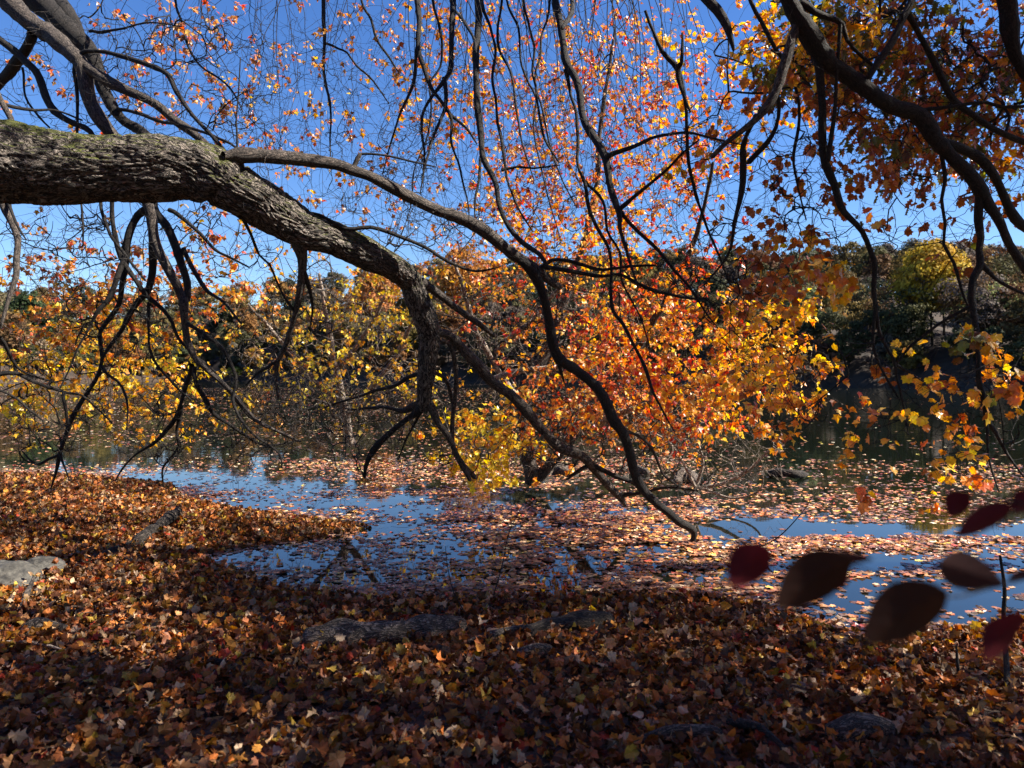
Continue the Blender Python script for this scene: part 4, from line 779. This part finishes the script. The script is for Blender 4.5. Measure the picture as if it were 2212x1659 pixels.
# ------------------------------------------------------------------ yellow leaved thicket left of the bent limb
Y = Tree('yellow_maple', (-2.6, 13.0, -.2), 'thin twiggy maple with small scattered yellow leaves in the water between the two maples', M['bark_pale'])
y_ = Y.branch
y_('a', 0, [(760, 960, 22), (740, 870, 18), (720, 770, 14), (700, 660, 10), (690, 590, 6)], 12.4, 11.4, 'trunk')
y_('b', 0, [(745, 900, 16), (820, 820, 12), (880, 720, 9), (930, 620, 6)], 12.2, 11.2)
y_('c', 0, [(742, 880, 14), (660, 800, 11), (590, 720, 8), (540, 660, 5)], 12.3, 11.2)
y_('d', 0, [(730, 800, 12), (790, 720, 9), (830, 640, 6)], 12.1, 11.0)
foliage(Y, [(700, 700, 150, 110, 80, 5, 10.5, 13, ['yellow', 'gold'], .075, 4), (850, 720, 120, 120, 60, 5, 10.5, 13, ['gold', 'yellow'], .075, 4), (620, 800, 130, 70, 50, 5, 10.5, 13, 'yellow', .072, 4), (850, 850, 110, 60, 36, 4, 10.5, 12.5, ['yellow', 'gold'], .072, 4),
 (880, 600, 110, 50, 30, 4, 11, 13, ['orange', 'gold'], .075, 5), (760, 600, 90, 40, 16, 4, 11, 13, ['gold', 'orange'], .075, 4), (560, 880, 80, 40, 14, 4, 10.5, 12, ['gold', 'orange'], .07, 4), (500, 650, 70, 60, 18, 4, 10.5, 12.5, ['gold', 'orange'], .075, 5)], twig_mat=M['bark_pale'], dens=.42, lsz=.85)
tg = [P(rng.normal(760, 120), rng.normal(790, 110), rng.uniform(10.8, 12.8)) for _ in range(260)]
bare(Y, [t for t in tg if t[2] > .05], rmax=.008, rtip=.0026, sag=.03, bend=.18)

side_twigs(Y, 3, .5)
# ------------------------------------------------------------------ dark tree at upper right
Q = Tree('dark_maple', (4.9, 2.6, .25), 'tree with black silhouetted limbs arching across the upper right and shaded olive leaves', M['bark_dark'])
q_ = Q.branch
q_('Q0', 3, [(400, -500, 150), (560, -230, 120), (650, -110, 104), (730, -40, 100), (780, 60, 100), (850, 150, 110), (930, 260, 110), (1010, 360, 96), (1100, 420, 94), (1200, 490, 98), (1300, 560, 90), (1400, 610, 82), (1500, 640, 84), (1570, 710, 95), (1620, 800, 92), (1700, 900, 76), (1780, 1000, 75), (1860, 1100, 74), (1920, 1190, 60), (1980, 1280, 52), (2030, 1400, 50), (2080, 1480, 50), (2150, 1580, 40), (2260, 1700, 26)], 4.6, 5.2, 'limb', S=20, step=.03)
q_('Q2', 3, [(1630, 805, 56), (1740, 840, 50), (1840, 890, 55), (1910, 980, 55), (1970, 1080, 50), (2030, 1190, 50), (2090, 1270, 58), (2180, 1330, 46), (2350, 1400, 30)], 0, 5.3, parent='Q0', S=14)
q_('Q3', 3, [(930, 270, 60), (948, 380, 50), (962, 470, 50), (978, 600, 45), (980, 800, 44), (992, 950, 44), (1040, 1080, 44), (1072, 1200, 42), (1110, 1270, 36), (1180, 1350, 30), (1228, 1450, 28), (1265, 1542, 28), (1270, 1682, 28), (1290, 1842, 25), (1320, 1962, 20), (1390, 2082, 16), (1402, 2182, 13), (1430, 2322, 11), (1462, 2515, 6)], 0, 5.2, parent='Q0', S=12)
q_('Q3b', 3, [(1068, 140, 24), (1055, 300, 20), (1040, 500, 20), (1028, 650, 26), (1010, 800, 28), (998, 930, 28)], 0, 4.9, parent='Q0')
q_('Q4', 3, [(840, 20, 50), (900, 80, 38), (1000, 120, 34), (1080, 150, 30), (1110, 230, 23), (1200, 320, 20), (1320, 410, 15)], 0, 4.9, parent='Q0')
q_('Q5', 3, [(1560, -300, 46), (1480, 0, 42), (1440, 100, 40), (1380, 250, 40), (1300, 360, 38), (1235, 450, 34)], 5.0, 4.8)
q_('Q6', 3, [(1465, 90, 36), (1560, 230, 32), (1620, 340, 35), (1680, 480, 35), (1740, 580, 35), (1840, 660, 35), (1940, 740, 38), (2060, 810, 34), (2200, 860, 28)], 0, 5.2, parent='Q5')
q_('Q7', 3, [(1540, 640, 30), (1650, 628, 23), (1750, 608, 19), (1900, 588, 19), (2000, 620, 18), (2160, 612, 14)], 0, 4.9, parent='Q0')
q_('Q8', 3, [(860, 30, 50), (820, 170, 52), (780, 300, 60), (740, 400, 55), (692, 520, 46), (640, 600, 50), (570, 680, 40), (480, 760, 35), (400, 830, 28), (330, 910, 28)], 0, 4.8, parent='Q0', mat=M['bark'])
q_('Q8b', 3, [(585, 665, 30), (528, 790, 25), (518, 860, 36), (525, 930, 40), (520, 1060, 36), (490, 1180, 26), (450, 1290, 22), (430, 1420, 18), (380, 1520, 14), (280, 1650, 9)], 0, 5.4, parent='Q8')
q_('Q8c', 3, [(706, 480, 26), (722, 600, 21), (700, 720, 21), (640, 820, 28), (580, 890, 33), (530, 950, 34)], 0, 5.1, parent='Q8')
q_('Q9', 3, [(150, -220, 80), (270, -10, 66), (350, 80, 62), (410, 170, 54), (452, 295, 18)], 4.6, 4.5, 'stub')
q_('Q10', 3, [(520, -200, 26), (560, 0, 24), (620, 130, 23), (700, 290, 22), (770, 390, 20), (812, 550, 18), (820, 700, 18), (802, 900, 17), (830, 1050, 13), (875, 1270, 8)], 5.2, 5.3)
q_('Q11', 3, [(-60, 60, 18), (0, 180, 21), (50, 290, 25), (110, 360, 32), (150, 450, 24), (162, 600, 20), (172, 800, 20), (212, 1040, 17), (262, 1230, 16), (350, 1440, 12), (420, 1620, 7)], 5.6, 5.9)
q_('Q12', 3, [(155, 190, 12), (142, 350, 22), (130, 370, 36), (160, 500, 24), (205, 645, 12)], 0, 5.6, parent='Q11')
q_('Q13', 3, [(1650, 870, 24), (1680, 1030, 22), (1660, 1150, 20), (1680, 1300, 18), (1670, 1420, 17), (1725, 1525, 17), (1760, 1675, 15), (1792, 1760, 14), (1822, 1800, 14)], 0, 5.1, parent='Q0')
q_('Q14', 3, [(1880, 1130, 50), (1880, 1280, 44), (1898, 1380, 40), (1882, 1450, 40), (1890, 1532, 44), (1852, 1602, 38), (1832, 1722, 38), (1840, 1872, 32), (1850, 2022, 29), (1852, 2202, 30), (1890, 2322, 34), (1920, 2432, 30), (1980, 2512, 22), (2040, 2622, 18), (2140, 2760, 10)], 0, 5.0, parent='Q0', S=12)
q_('Q14b', 6, [(1890, 110, 36), (1960, 180, 23), (2060, 240, 20), (2160, 290, 15)], 0, 5.0, parent='Q14')
q_('Q14c', 6, [(1912, 1000, 22), (1912, 1150, 14), (1930, 1270, 13), (1985, 1425, 7)], 0, 4.9, parent='Q14')
q_('Q15', 6, [(1835, 345, 24), (1740, 400, 20), (1640, 460, 18), (1550, 530, 16), (1480, 580, 15), (1400, 675, 10)], 0, 5.3, parent='Q14')
q_('Q16', 6, [(1280, 320, 20), (1250, 500, 18), (1260, 620, 18), (1310, 730, 16), (1370, 830, 14), (1412, 892, 7)], 0, 5.2, parent='Q3')
q_('Q17', 6, [(1395, 690, 16), (1500, 760, 10), (1560, 795, 6)], 0, 5.2, parent='Q3')
q_('Q18', 3, [(1900, -260, 130), (2040, -20, 100), (2068, 150, 90), (2092, 300, 66), (2150, 420, 50), (2260, 560, 36)], 5.0, 5.2, 'limb')
q_('Q19', 3, [(1205, 420, 16), (1180, 380, 14), (1250, 340, 14), (1400, 300, 10)], 0, 4.9, parent='Q0')
# the stem, out of the picture at right, and the part of the crown that shades the bank
stm = resample(np.array([[4.9, 2.6, .1, .3], [4.95, 2.5, 1.5, .24], [4.8, 2.7, 3.2, .2], [4.3, 3.2, 5.0, .16], [3.4, 4.0, 6.4, .1]]), .15)
V, Fq, vec = tubes(stm[None, :, :3], stm[None, :, 3], 16, np.array([0., 1., .0])); mesh('trunk', V, Fq, Q.mat, Q.root, vec=vec); Q.nodes.append(stm[:, :3])
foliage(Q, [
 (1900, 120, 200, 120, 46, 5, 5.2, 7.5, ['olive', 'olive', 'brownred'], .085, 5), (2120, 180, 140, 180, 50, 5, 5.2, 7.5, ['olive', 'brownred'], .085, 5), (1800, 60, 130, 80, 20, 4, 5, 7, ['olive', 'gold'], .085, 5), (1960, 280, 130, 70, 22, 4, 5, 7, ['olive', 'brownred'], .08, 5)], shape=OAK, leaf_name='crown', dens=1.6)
foliage(Q, [
 (1620, 120, 130, 110, 34, 4, 6, 8.5, ['gold', 'orange'], .08, 6), (1560, 260, 110, 80, 22, 4, 6, 8, ['orange', 'gold'], .08, 5), (1730, 250, 110, 90, 20, 4, 5, 6.5, 'brownred', .08, 5), (1760, 400, 60, 90, 14, 4, 5, 6, 'brownred', .08, 5), (1650, 420, 80, 90, 14, 3, 5.5, 7, ['brownred', 'orange'], .075, 4),
 (2080, 440, 80, 60, 10, 3, 4.9, 5.8, ['olive', 'brownred'], .08, 5), (2170, 300, 80, 120, 16, 3, 5, 6.5, ['brownred', 'orange'], .085, 4), (1740, 580, 120, 44, 24, 4, 5, 6.2, ['brownred', 'orange', 'gold'], .085, 5), (1680, 560, 60, 40, 10, 4, 5.2, 6.2, 'brownred', .085, 5), (1960, 500, 200, 40, 4, 2, 4.8, 5.5, 'brownred', .08, 3),
 (2120, 760, 90, 50, 22, 4, 4.8, 5.6, ['gold', 'orange', 'olive'], .09, 6), (2080, 850, 60, 60, 10, 4, 4.8, 5.6, ['gold', 'brownred'], .09, 5), (1990, 920, 110, 40, 9, 3, 4.8, 5.4, ['orange', 'gold'], .085, 4), (2040, 1000, 110, 26, 8, 3, 4.8, 5.3, ['gold', 'orange'], .085, 5), (1870, 960, 40, 40, 4, 3, 4.9, 5.4, 'gold', .08, 4), (1880, 800, 60, 30, 4, 2, 5, 5.5, 'brownred', .08, 4)], shape=MAPLE, leaf_name='crown', dens=.36, lsz=.85)
tg = []
for (cx, cy, rx, ry, n, d0, d1) in [(1900, 420, 260, 200, 150, 4.7, 6), (1600, 420, 170, 250, 130, 5, 6.5), (1800, 850, 200, 150, 60, 4.9, 5.5), (2080, 900, 130, 130, 50, 4.8, 5.5), (1950, 150, 250, 130, 80, 4.7, 6.5), (1560, 680, 120, 120, 50, 5.2, 6.3)]:
    for _ in range(int(n * 1.6)):
        a = rng.uniform(0, 2 * pi); r_ = math.sqrt(rng.random()); tg.append(P(cx + rx * r_ * cos(a), cy + ry * r_ * sin(a), rng.uniform(d0, d1)))
bare(Q, tg, sag=.02, rmax=.007)

side_twigs(Q, 8, .35)
# ------------------------------------------------------------------ unseen trees outside the picture; all but bank_maple added to cut light
def shade_tree(name, base, top, crown, rad, n, label, holes=0):
    t = Tree(name, base, label, M['bark'])
    s = resample(np.array([[*base, .28], [base[0] * .98 + top[0] * .02, base[1], base[2] + 2.2, .22], [*(np.array(base) * .4 + np.array(top) * .6), .16], [*top, .05]]), .2)
    V, Fq, vec = tubes(s[None, :, :3], s[None, :, 3], 16, np.array([0., 1., .0])); mesh('trunk', V, Fq, t.mat, t.root, vec=vec); t.nodes.append(s[8:, :3])
    c = np.array(crown); cl = []
    for _ in range(n):
        d = rng.normal(0, 1, 3); d /= np.linalg.norm(d); cl.append(c + d * rng.uniform(.3, 1) * np.array(rad))
    T = np.vstack([q + rng.normal(0, .28, (7, 3)) for q in cl])
    a_, b2, dd = proj(T); T = T[(b2 < -60) | (a_ > 2330) | (T[:, 1] < .2)]     # boughs within the picture are dropped, keeping the tree unseen
    Pt, R_, inv, _ = grow(np.vstack(t.nodes), T, 6, .1, .08, rtip=.003, rmax=.07)
    V, Fq, vec = tubes(Pt, R_, 4, rng.normal(0, 1, (len(Pt), 1, 3))); mesh('twigs', V, Fq, t.mat, t.root, vec=vec)
    k = 7; p = np.repeat(T, k, 0) + rng.normal(0, .16, (len(T) * k, 3)); m_ = len(p)
    a_, b2, dd = proj(p); ok = (b2 < -30) | (a_ > 2260) | (p[:, 1] < .2); p = p[ok]; m_ = len(p)
    build_leaves('crown', p, rng.normal(0, 1, (m_, 3)) - [0, 0, .4], rng.normal(0, .6, (m_, 3)) + [0, 0, 1], rng.uniform(.09, .15, m_), pick('dull', m_), M['leaf'], t.root, MAPLE2, .4)
    print(name, m_)
shade_tree('bank_maple', (8.5, 1.5, .2), (7.0, 2.2, 7.2), (6.4, 2.5, 5.8), (4.0, 2.6, 1.8), 215, 'maple on the bank beyond the right edge whose crown shades the foreground')

shade_tree('leaf_shade_tree', (11.5, 6.8, .1), (8.6, 5.6, 9.2), (8.4, 5.4, 8.0), (1.8, 1.7, 1.3), 110, 'added unseen tree beyond the right edge, placed to shade the olive leaves')  # added out of view so its crown shades the upper right leaves
shade_tree('sky_block_tree_left', (-3.5, -5.5, .4), (-3.2, -4, 8), (-3.5, -3.5, 5.5), (5.0, 3.4, 3.2), 300, 'added unseen tree behind the viewpoint, left side, blocking sky light')  # added behind the camera to block sky light on the foreground
shade_tree('sky_block_tree_right', (4.5, -6.5, .4), (4.2, -5, 8), (4.0, -4.5, 5.5), (5.0, 3.4, 3.2), 300, 'added unseen tree behind the viewpoint, right side, blocking sky light')  # likewise added unseen, to darken the foreground from behind
# ------------------------------------------------------------------ logs, stones, sticks and the near sapling
def solid_log(name, pts, rads, mat, label, cat, S=40, rough=.1, loc=None, flat=1.0, seed=0, group=None):
    q = resample(np.c_[np.array(pts, float), np.array(rads, float)], .02); n = len(q)
    # rounded broken ends
    e = np.minimum(np.arange(n), np.arange(n)[::-1]); q[:, 3] *= np.clip(.62 + e / 2.5, 0, 1) * (1 + .18 * np.sin(np.arange(n) * .21 + seed * 3) + .1 * np.sin(np.arange(n) * .53 + seed))
    T, A_, B2 = frames(q[None, :, :3], np.array([.1, .3, 1.])); A_, B2 = A_[0], B2[0]; th = np.arange(S) / S * 2 * pi
    s = np.arange(n) * .02; H = np.zeros((n, S))
    for i in range(n):
        for j in range(S):
            u, v = cos(th[j]), sin(th[j]); H[i, j] = mnoise.noise(Vector((u * 1.2 + seed, v * 1.2, s[i] * 4))) * .8 + (mnoise.noise(Vector((u * 6, v * 6 + seed, s[i] * 7)))) * .5 - max(0, 1 - abs(mnoise.noise(Vector((u * 5, v * 5 + seed * 2, s[i] * 2.2)))) * 6) * .5
    Rr = q[:, 3][:, None] * (1 + rough * H); off = A_[:, None] * np.cos(th)[None, :, None] + B2[:, None] * np.sin(th)[None, :, None] * flat
    V = (q[:, None, :3] + off * Rr[..., None]).reshape(-1, 3); vec = np.stack([q[:, 3][:, None] * np.cos(th), q[:, 3][:, None] * np.sin(th), s[:, None] + 0 * th + seed], -1).reshape(-1, 3)
    i, j = np.meshgrid(np.arange(n - 1), np.arange(S), indexing='ij'); b = (i * S).ravel(); jj = j.ravel(); j2 = (jj + 1) % S
    Fq = np.stack([b + jj, b + j2, b + S + j2, b + S + jj], -1)
    V = np.vstack([V, q[0, :3], q[-1, :3]]); nV = len(V); vec = np.vstack([vec, [0, 0, seed], [0, 0, seed + s[-1]]])
    jj = np.arange(S); j2 = (jj + 1) % S; cap = np.vstack([np.stack([0 * jj + nV - 2, j2, jj, 0 * jj + nV - 2], -1)]); 
    o = mesh_ngon(name, V, Fq, [(nV - 2, a, b_) for a, b_ in zip(j2, jj)] + [(nV - 1, (n - 1) * S + a, (n - 1) * S + b_) for a, b_ in zip(jj, j2)], mat, vec)
    return tag(o, label, cat, group)
def mesh_ngon(name, V, Fq, tris, mat, vec, col=None):
    me = bpy.data.meshes.new(name); me.from_pydata([tuple(v) for v in V.astype(float)], [], [tuple(int(a) for a in f) for f in Fq] + [tuple(int(a) for a in t) for t in tris])
    a = me.attributes.new('bark', 'FLOAT_VECTOR', 'POINT'); a.data.foreach_set('vector', np.asarray(vec, np.float32).ravel())
    me.polygons.foreach_set('use_smooth', [True] * len(me.polygons)); me.update(); me.materials.append(mat)
    o = bpy.data.objects.new(name, me); C.objects.link(o); return o
def gz(px, py, up=0.0, z=.12):
    g = G(px, py, z); h = max(0.0, float(height(np.array([g[0]]), np.array([g[1]]))[0])); g = G(px, py, h); g[2] += up; return g
def line(ptsup): return [gz(a, b, u - .022) for a, b, u in ptsup]
solid_log('log', line([(150, 1225, .01), (270, 1190, .03), (330, 1160, .09), (386, 1128, .16)]), [.05, .06, .06, .045], M['wood_dark'], 'dark log lying on sunny leaves at left, its broken end raised toward the water', 'log', seed=1)
solid_log('log', line([(655, 1392, .03), (760, 1388, .05), (880, 1378, .05), (975, 1362, .04), (1010, 1358, .02)]), [.085, .1, .095, .07, .05], M['wood'], 'long rotting log half sunk in shaded leaves, just left of bottom centre', 'log', seed=2)
solid_log('log', line([(1130, 1374, .04), (1200, 1362, .06), (1290, 1350, .05), (1325, 1352, .04)]), [.045, .055, .06, .05], M['wood_dark'], 'short black log in shaded leaves right of the long rotting log', 'log', seed=3)
solid_log('stick', line([(1010, 1398, .05), (1080, 1382, .07), (1150, 1368, .07)]), [.018, .02, .015], M['bark'], 'pale curved stick with sunlit leaves between the two dark logs', 'stick', S=14, seed=4)
solid_log('log', line([(45, 1370, .03), (85, 1362, .05), (145, 1366, .04)]), [.04, .055, .04], M['wood'], 'small grey green log end in the leaves below the stones at left edge', 'log', seed=5)
solid_log('stick', line([(10, 1395, .05), (70, 1402, .06), (130, 1412, .05), (180, 1425, .03)]), [.006, .009, .007, .004], M['bark_pale'], 'thin pale stick lying on the shaded leaves at far left', 'stick', S=10, seed=6)
solid_log('stick', line([(40, 1345, .03), (50, 1310, .06), (70, 1285, .12), (72, 1276, .13)]), [.016, .018, .014, .01], M['bark'], 'short crooked grey stick standing among sunlit leaves below the stones', 'stick', S=12, seed=7)
solid_log('log', line([(1100, 1428, .04), (1150, 1420, .06), (1195, 1424, .05)]), [.03, .04, .035], M['wood'], 'stubby log piece behind a curled pale leaf at bottom centre', 'log', seed=8)
solid_log('log', line([(1795, 1600, .03), (1850, 1590, .06), (1930, 1588, .05)]), [.05, .065, .055], M['wood'], 'coarse barked log piece half buried in leaves at bottom right', 'log', seed=9)
solid_log('log', line([(1370, 1612, .04), (1440, 1604, .06), (1530, 1600, .06), (1560, 1600, .04)]), [.022, .03, .028, .02], M['wood'], 'small pale weathered stick in bright leaves at the bottom edge', 'stick', seed=10)
solid_log('stick', line([(1570, 1572, .05), (1640, 1600, .08), (1700, 1635, .05)]), [.016, .02, .015], M['wood_dark'], 'dark slanting stick in the leaves, bottom right of centre', 'stick', S=12, seed=11)
solid_log('stick', line([(400, 1416, .02), (470, 1440, .05), (530, 1455, .03)]), [.01, .013, .008], M['wood_dark'], 'dark thin stick in deep shade left of the long rotting log', 'stick', S=10, seed=12)
solid_log('log', line([(1162, 1028, .02), (1200, 1022, .07), (1245, 1030, .04)]), [.09, .13, .07], M['wood'], 'weathered log end poking out of the water right of the yellow leaves', 'log', seed=13)
solid_log('log', line([(1462, 1045, .02), (1482, 1036, .12), (1510, 1052, .05)]), [.08, .11, .05], M['wood'], 'broken pale topped stump piece in the water among thin branches', 'log', seed=14)
solid_log('log', line([(1660, 1030, .08), (1690, 1034, .12), (1720, 1036, .11), (1745, 1030, .06)]), [.05, .08, .07, .03], M['wood_dark'], 'black ragged snag standing out of the open water at right', 'snag', seed=15)
solid_log('log', line([(1345, 1020, .05), (1362, 1016, .1), (1400, 1024, .06)]), [.05, .08, .05], M['wood'], 'small log between the log end and the pale stump in the water', 'log', seed=16)
# stones
def stone(px, py, sx_, sy_, sz_, label, seed, rot=0.0):
    g = gz(px, py); import bmesh
    bm = bmesh.new(); bmesh.ops.create_icosphere(bm, subdivisions=5, radius=1)
    for v in bm.verts:
        c = v.co.copy(); n1 = mnoise.noise(c * 1.1 + Vector((seed, 0, 0))); n2 = mnoise.noise(c * 4 + Vector((0, seed, 0))); n3 = mnoise.noise(c * 12)
        f = 1 + .32 * n1 + .07 * n2 + .025 * n3; v.co = Vector((c.x * sx_ * f, c.y * sy_ * f, c.z * sz_ * f))
    me = bpy.data.meshes.new('stone'); bm.to_mesh(me); bm.free(); me.polygons.foreach_set('use_smooth', [True] * len(me.polygons)); me.materials.append(M['stone'])
    o = bpy.data.objects.new('stone', me); C.objects.link(o); o.location = (g[0], g[1], g[2] + sz_ * .25); o.rotation_euler = (0, .1, rot); return tag(o, label, 'stone')
m, nt, out = mat_new('grey_stone'); L = nt.links
tc = N(nt, 'ShaderNodeTexCoord'); nz = N(nt, 'ShaderNodeTexNoise', Scale=14.0, Detail=9.0, Roughness=.7); L.new(tc.outputs['Object'], nz.inputs['Vector'])
r = ramp(nt, [(.35, (.015, .014, .012)), (.5, (.05, .046, .038)), (.68, (.12, .11, .09))]); L.new(nz.outputs[0], r.inputs[0])
pb = N(nt, 'ShaderNodeBsdfPrincipled', Roughness=.75); L.new(r.outputs[0], pb.inputs['Base Color']); bp = N(nt, 'ShaderNodeBump', Strength=.7, Distance=.015); L.new(nz.outputs[0], bp.inputs['Height']); L.new(bp.outputs[0], pb.inputs['Normal']); L.new(pb.outputs[0], out.inputs[0]); M['stone'] = m
stone(20, 1258, .30, .2, .13, 'large pale grey stone among leaves at the left edge', 3, -.3)
stone(92, 1236, .17, .15, .10, 'smaller rounded grey stone just behind and right of the large one', 8, .4)
# saplings and shoots
def shoot(name, pts, rads, label, mat='bark_dark', twigs=0, cat='sapling', leaves=None):
    t = empty(name, pts[0], label, cat); q = resample(np.c_[np.array(pts, float), np.array(rads, float)], .03)
    V, Fq, vec = tubes(q[None, :, :3], q[None, :, 3], 8, np.array([.1, 1, .05]))
    sv, sf, svec = V, Fq, vec
    if twigs:
        tg = [q[int(rng.integers(len(q) // 3, len(q))), :3] + rng.normal(0, .14, 3) + [0, 0, .06] for _ in range(twigs)]
        Pt, R_, _, _ = grow(q[:, :3], tg, 5, .1, -.05, rtip=.0012); V, Fq, vec = tubes(Pt, R_, 4, rng.normal(0, 1, (len(Pt), 1, 3))); sf = np.vstack([sf, Fq + len(sv)]); sv = np.vstack([sv, V]); svec = np.vstack([svec, vec])
    mesh('stem', sv, sf, M[mat], t, vec=svec)
    return t, q
a0 = gz(2178, 1500)
shoot('shoot', [a0, P(2172, 1400, 4.05), P(2168, 1330, 4.1), P(2170, 1270, 4.1), P(2160, 1200, 4.1)], [.016, .013, .012, .01, .007], 'upright dark sapling stem rising from the leaves at the right edge', twigs=4)
shoot('shoot', [gz(1070, 1410), P(1030, 1360, 5.0), P(985, 1290, 5.0), P(968, 1230, 5.1), P(962, 1180, 5.1)], [.006, .005, .004, .003, .002], 'thin bare arched shoot growing by the long rotting log', twigs=5)
shoot('shoot', [gz(1065, 1290), P(1085, 1220, 5.8), P(1100, 1150, 5.9), P(1130, 1090, 6.0)], [.005, .004, .003, .002], 'thin bare shoot leaning over the leafy shallows at centre', twigs=7)
shoot('shoot', [gz(105, 1190), P(95, 1130, 8.2), P(60, 1085, 8.2)], [.006, .004, .003], 'forked bare twig standing in sunlit leaves behind the stones', twigs=6)
shoot('shoot', [gz(1510, 1180), P(1600, 1186, 6.9), P(1670, 1168, 6.8), P(1730, 1110, 6.7), P(1762, 1060, 6.6)], [.008, .008, .006, .004, .002], 'thin curved shoot arching up right from the tip of the long dark branch', twigs=6)
shoot('shoot', [gz(2073, 1470), P(2068, 1430, 4.0), P(2066, 1395, 4.0)], [.011, .009, .005], 'short thin stump shoot in leaves under the large dark oval leaf')
# waterlogged bare bush right of centre
U = Tree('bare_bush', (3.4, 10.6, -.1), 'bleached leafless bush half drowned in the water below the red maple', M['bark_pale'], cat='bush')
U.branch('a', 0, [(1510, 1055, 10), (1560, 1045, 9), (1610, 1020, 7), (1650, 985, 5), (1685, 960, 3)], 9.8, 9.4)
U.branch('b', 0, [(1500, 1060, 8), (1520, 1000, 6), (1500, 930, 5), (1520, 880, 3)], 9.8, 9.6)
U.branch('c', 0, [(1500, 1050, 8), (1470, 990, 6), (1440, 950, 4), (1400, 930, 3)], 9.8, 9.8)
U.branch('d', 0, [(1515, 1055, 7), (1580, 1075, 5), (1640, 1060, 4), (1650, 1020, 3)], 9.8, 9.2)
tg = []
for _ in range(170):
    a = rng.uniform(0, 2 * pi); r_ = math.sqrt(rng.random()); tg.append(P(1560 + 150 * r_ * cos(a), 990 + 95 * r_ * sin(a), rng.uniform(8.8, 10.2)))
bare(U, [t for t in tg if t[2] > .03], rmax=.005, sag=.04, bend=.2)

side_twigs(U, 6, .3); 
# near sapling with dark oval leaves, close to the lens
NS = empty('near_sapling', (1.05, .78, .3), 'sapling with big blurred dark red and olive oval leaves at lower right', 'sapling')
def tube_obj(name, pts, r0, r1, parent, mat):
    q = resample(np.array(pts, float), .02); V, Fq, vec = tubes(q[None], np.linspace(r0, r1, len(q))[None], 8, np.array([.1, 1, .3])); return mesh(name, V, Fq, M[mat], parent, vec=vec)
dn = .62
tube_obj('stem', [(1.05, .78, .1), (.9, .76, .9), P(2420, 1330, .70), P(2330, 1240, .68), P(2260, 1000, .7), P(2300, 880, .72)], .006, .002, NS, 'bark_dark')
tube_obj('twig', [P(2330, 1240, .68), P(2215, 1250, .64), P(2120, 1275, .62), P(2030, 1290, .60), P(1880, 1235, .60), P(1760, 1190, .61)], .0016, .0007, NS, 'bark_dark')
tube_obj('twig', [P(2290, 1110, .69), P(2200, 1085, .68), P(2140, 1075, .68), P(2080, 1060, .7)], .0014, .0006, NS, 'bark_dark')
m, nt, out = mat_new('oval_leaf'); L = nt.links
a = N(nt, 'ShaderNodeAttribute', _attribute_name='col'); pb = N(nt, 'ShaderNodeBsdfPrincipled', Roughness=.6); pb.inputs['Specular IOR Level'].default_value = .12; L.new(a.outputs['Color'], pb.inputs['Base Color'])
t = N(nt, 'ShaderNodeBsdfTranslucent'); L.new(a.outputs['Color'], t.inputs[0]); ms = N(nt, 'ShaderNodeMixShader'); ms.inputs[0].default_value = .3
L.new(pb.outputs[0], ms.inputs[1]); L.new(t.outputs[0], ms.inputs[2]); L.new(ms.outputs[0], out.inputs[0]); M['oval'] = m
def near_leaf(base, tipx, width, d, col, fold=.25, dtip=None):
    b = P(base[0], base[1], d); t = P(tipx[0], tipx[1], dtip or d); ax = t - b; Ln = np.linalg.norm(ax); ax /= Ln
    side = np.cross(ax, [0, 1, 0]); side /= np.linalg.norm(side); nr = np.cross(side, ax); wd = width / F * d * .5
    nu, nv2 = 24, 13; us = np.linspace(0, 1, nu); V = []; 
    for u in us:
        prof = (math.sin(pi * u ** .82) ** .75) if 0 < u < 1 else 0.0
        for k in range(nv2):
            v = (k / (nv2 - 1)) * 2 - 1; V.append(b + ax * Ln * u + side * wd * prof * v + nr * wd * (abs(v) * prof * fold + .25 * math.sin(u * 3) + .02 * sin(abs(v) * 9 - u * 30)))
    V = np.array(V); i, j = np.meshgrid(np.arange(nu - 1), np.arange(nv2 - 1), indexing='ij'); q = (i * nv2 + j).ravel(); Fq = np.stack([q, q + 1, q + nv2 + 1, q + nv2], -1)
    mesh('leaf', V, Fq, M['oval'], NS, col=np.tile(col, (len(V), 1)) * rng.uniform(.9, 1.1, (len(V), 1)))
OLV = (.03, .011, .006); RDK = (.07, .006, .009); RB = (.04, .011, .011)
near_leaf((1662, 1182), (1578, 1268), 92, .60, RDK)
near_leaf((1840, 1205), (1678, 1312), 112, .60, OLV)
near_leaf((1755, 1205), (1888, 1208), 34, .62, RB)
near_leaf((1835, 1240), (1775, 1275), 52, .63, RDK)
near_leaf((2048, 1278), (1868, 1388), 128, .58, OLV)
near_leaf((2030, 1215), (2172, 1265), 84, .62, (.045, .018, .015))
near_leaf((2095, 1065), (2050, 1118), 60, .68, RDK)
near_leaf((2190, 1090), (2066, 1160), 54, .66, RDK)
near_leaf((2200, 1335), (2130, 1430), 74, .60, RDK)
near_leaf((2240, 1060), (2190, 1110), 50, .68, RDK)
near_leaf((1800, 1215), (1742, 1262), 60, .61, RDK)
near_leaf((2215, 1330), (2165, 1372), 50, .62, RDK)
near_leaf((2260, 1235), (2175, 1250), 26, .66, RB)
print('total verts', sum(len(o.data.vertices) for o in sc.objects if o.type == 'MESH'))
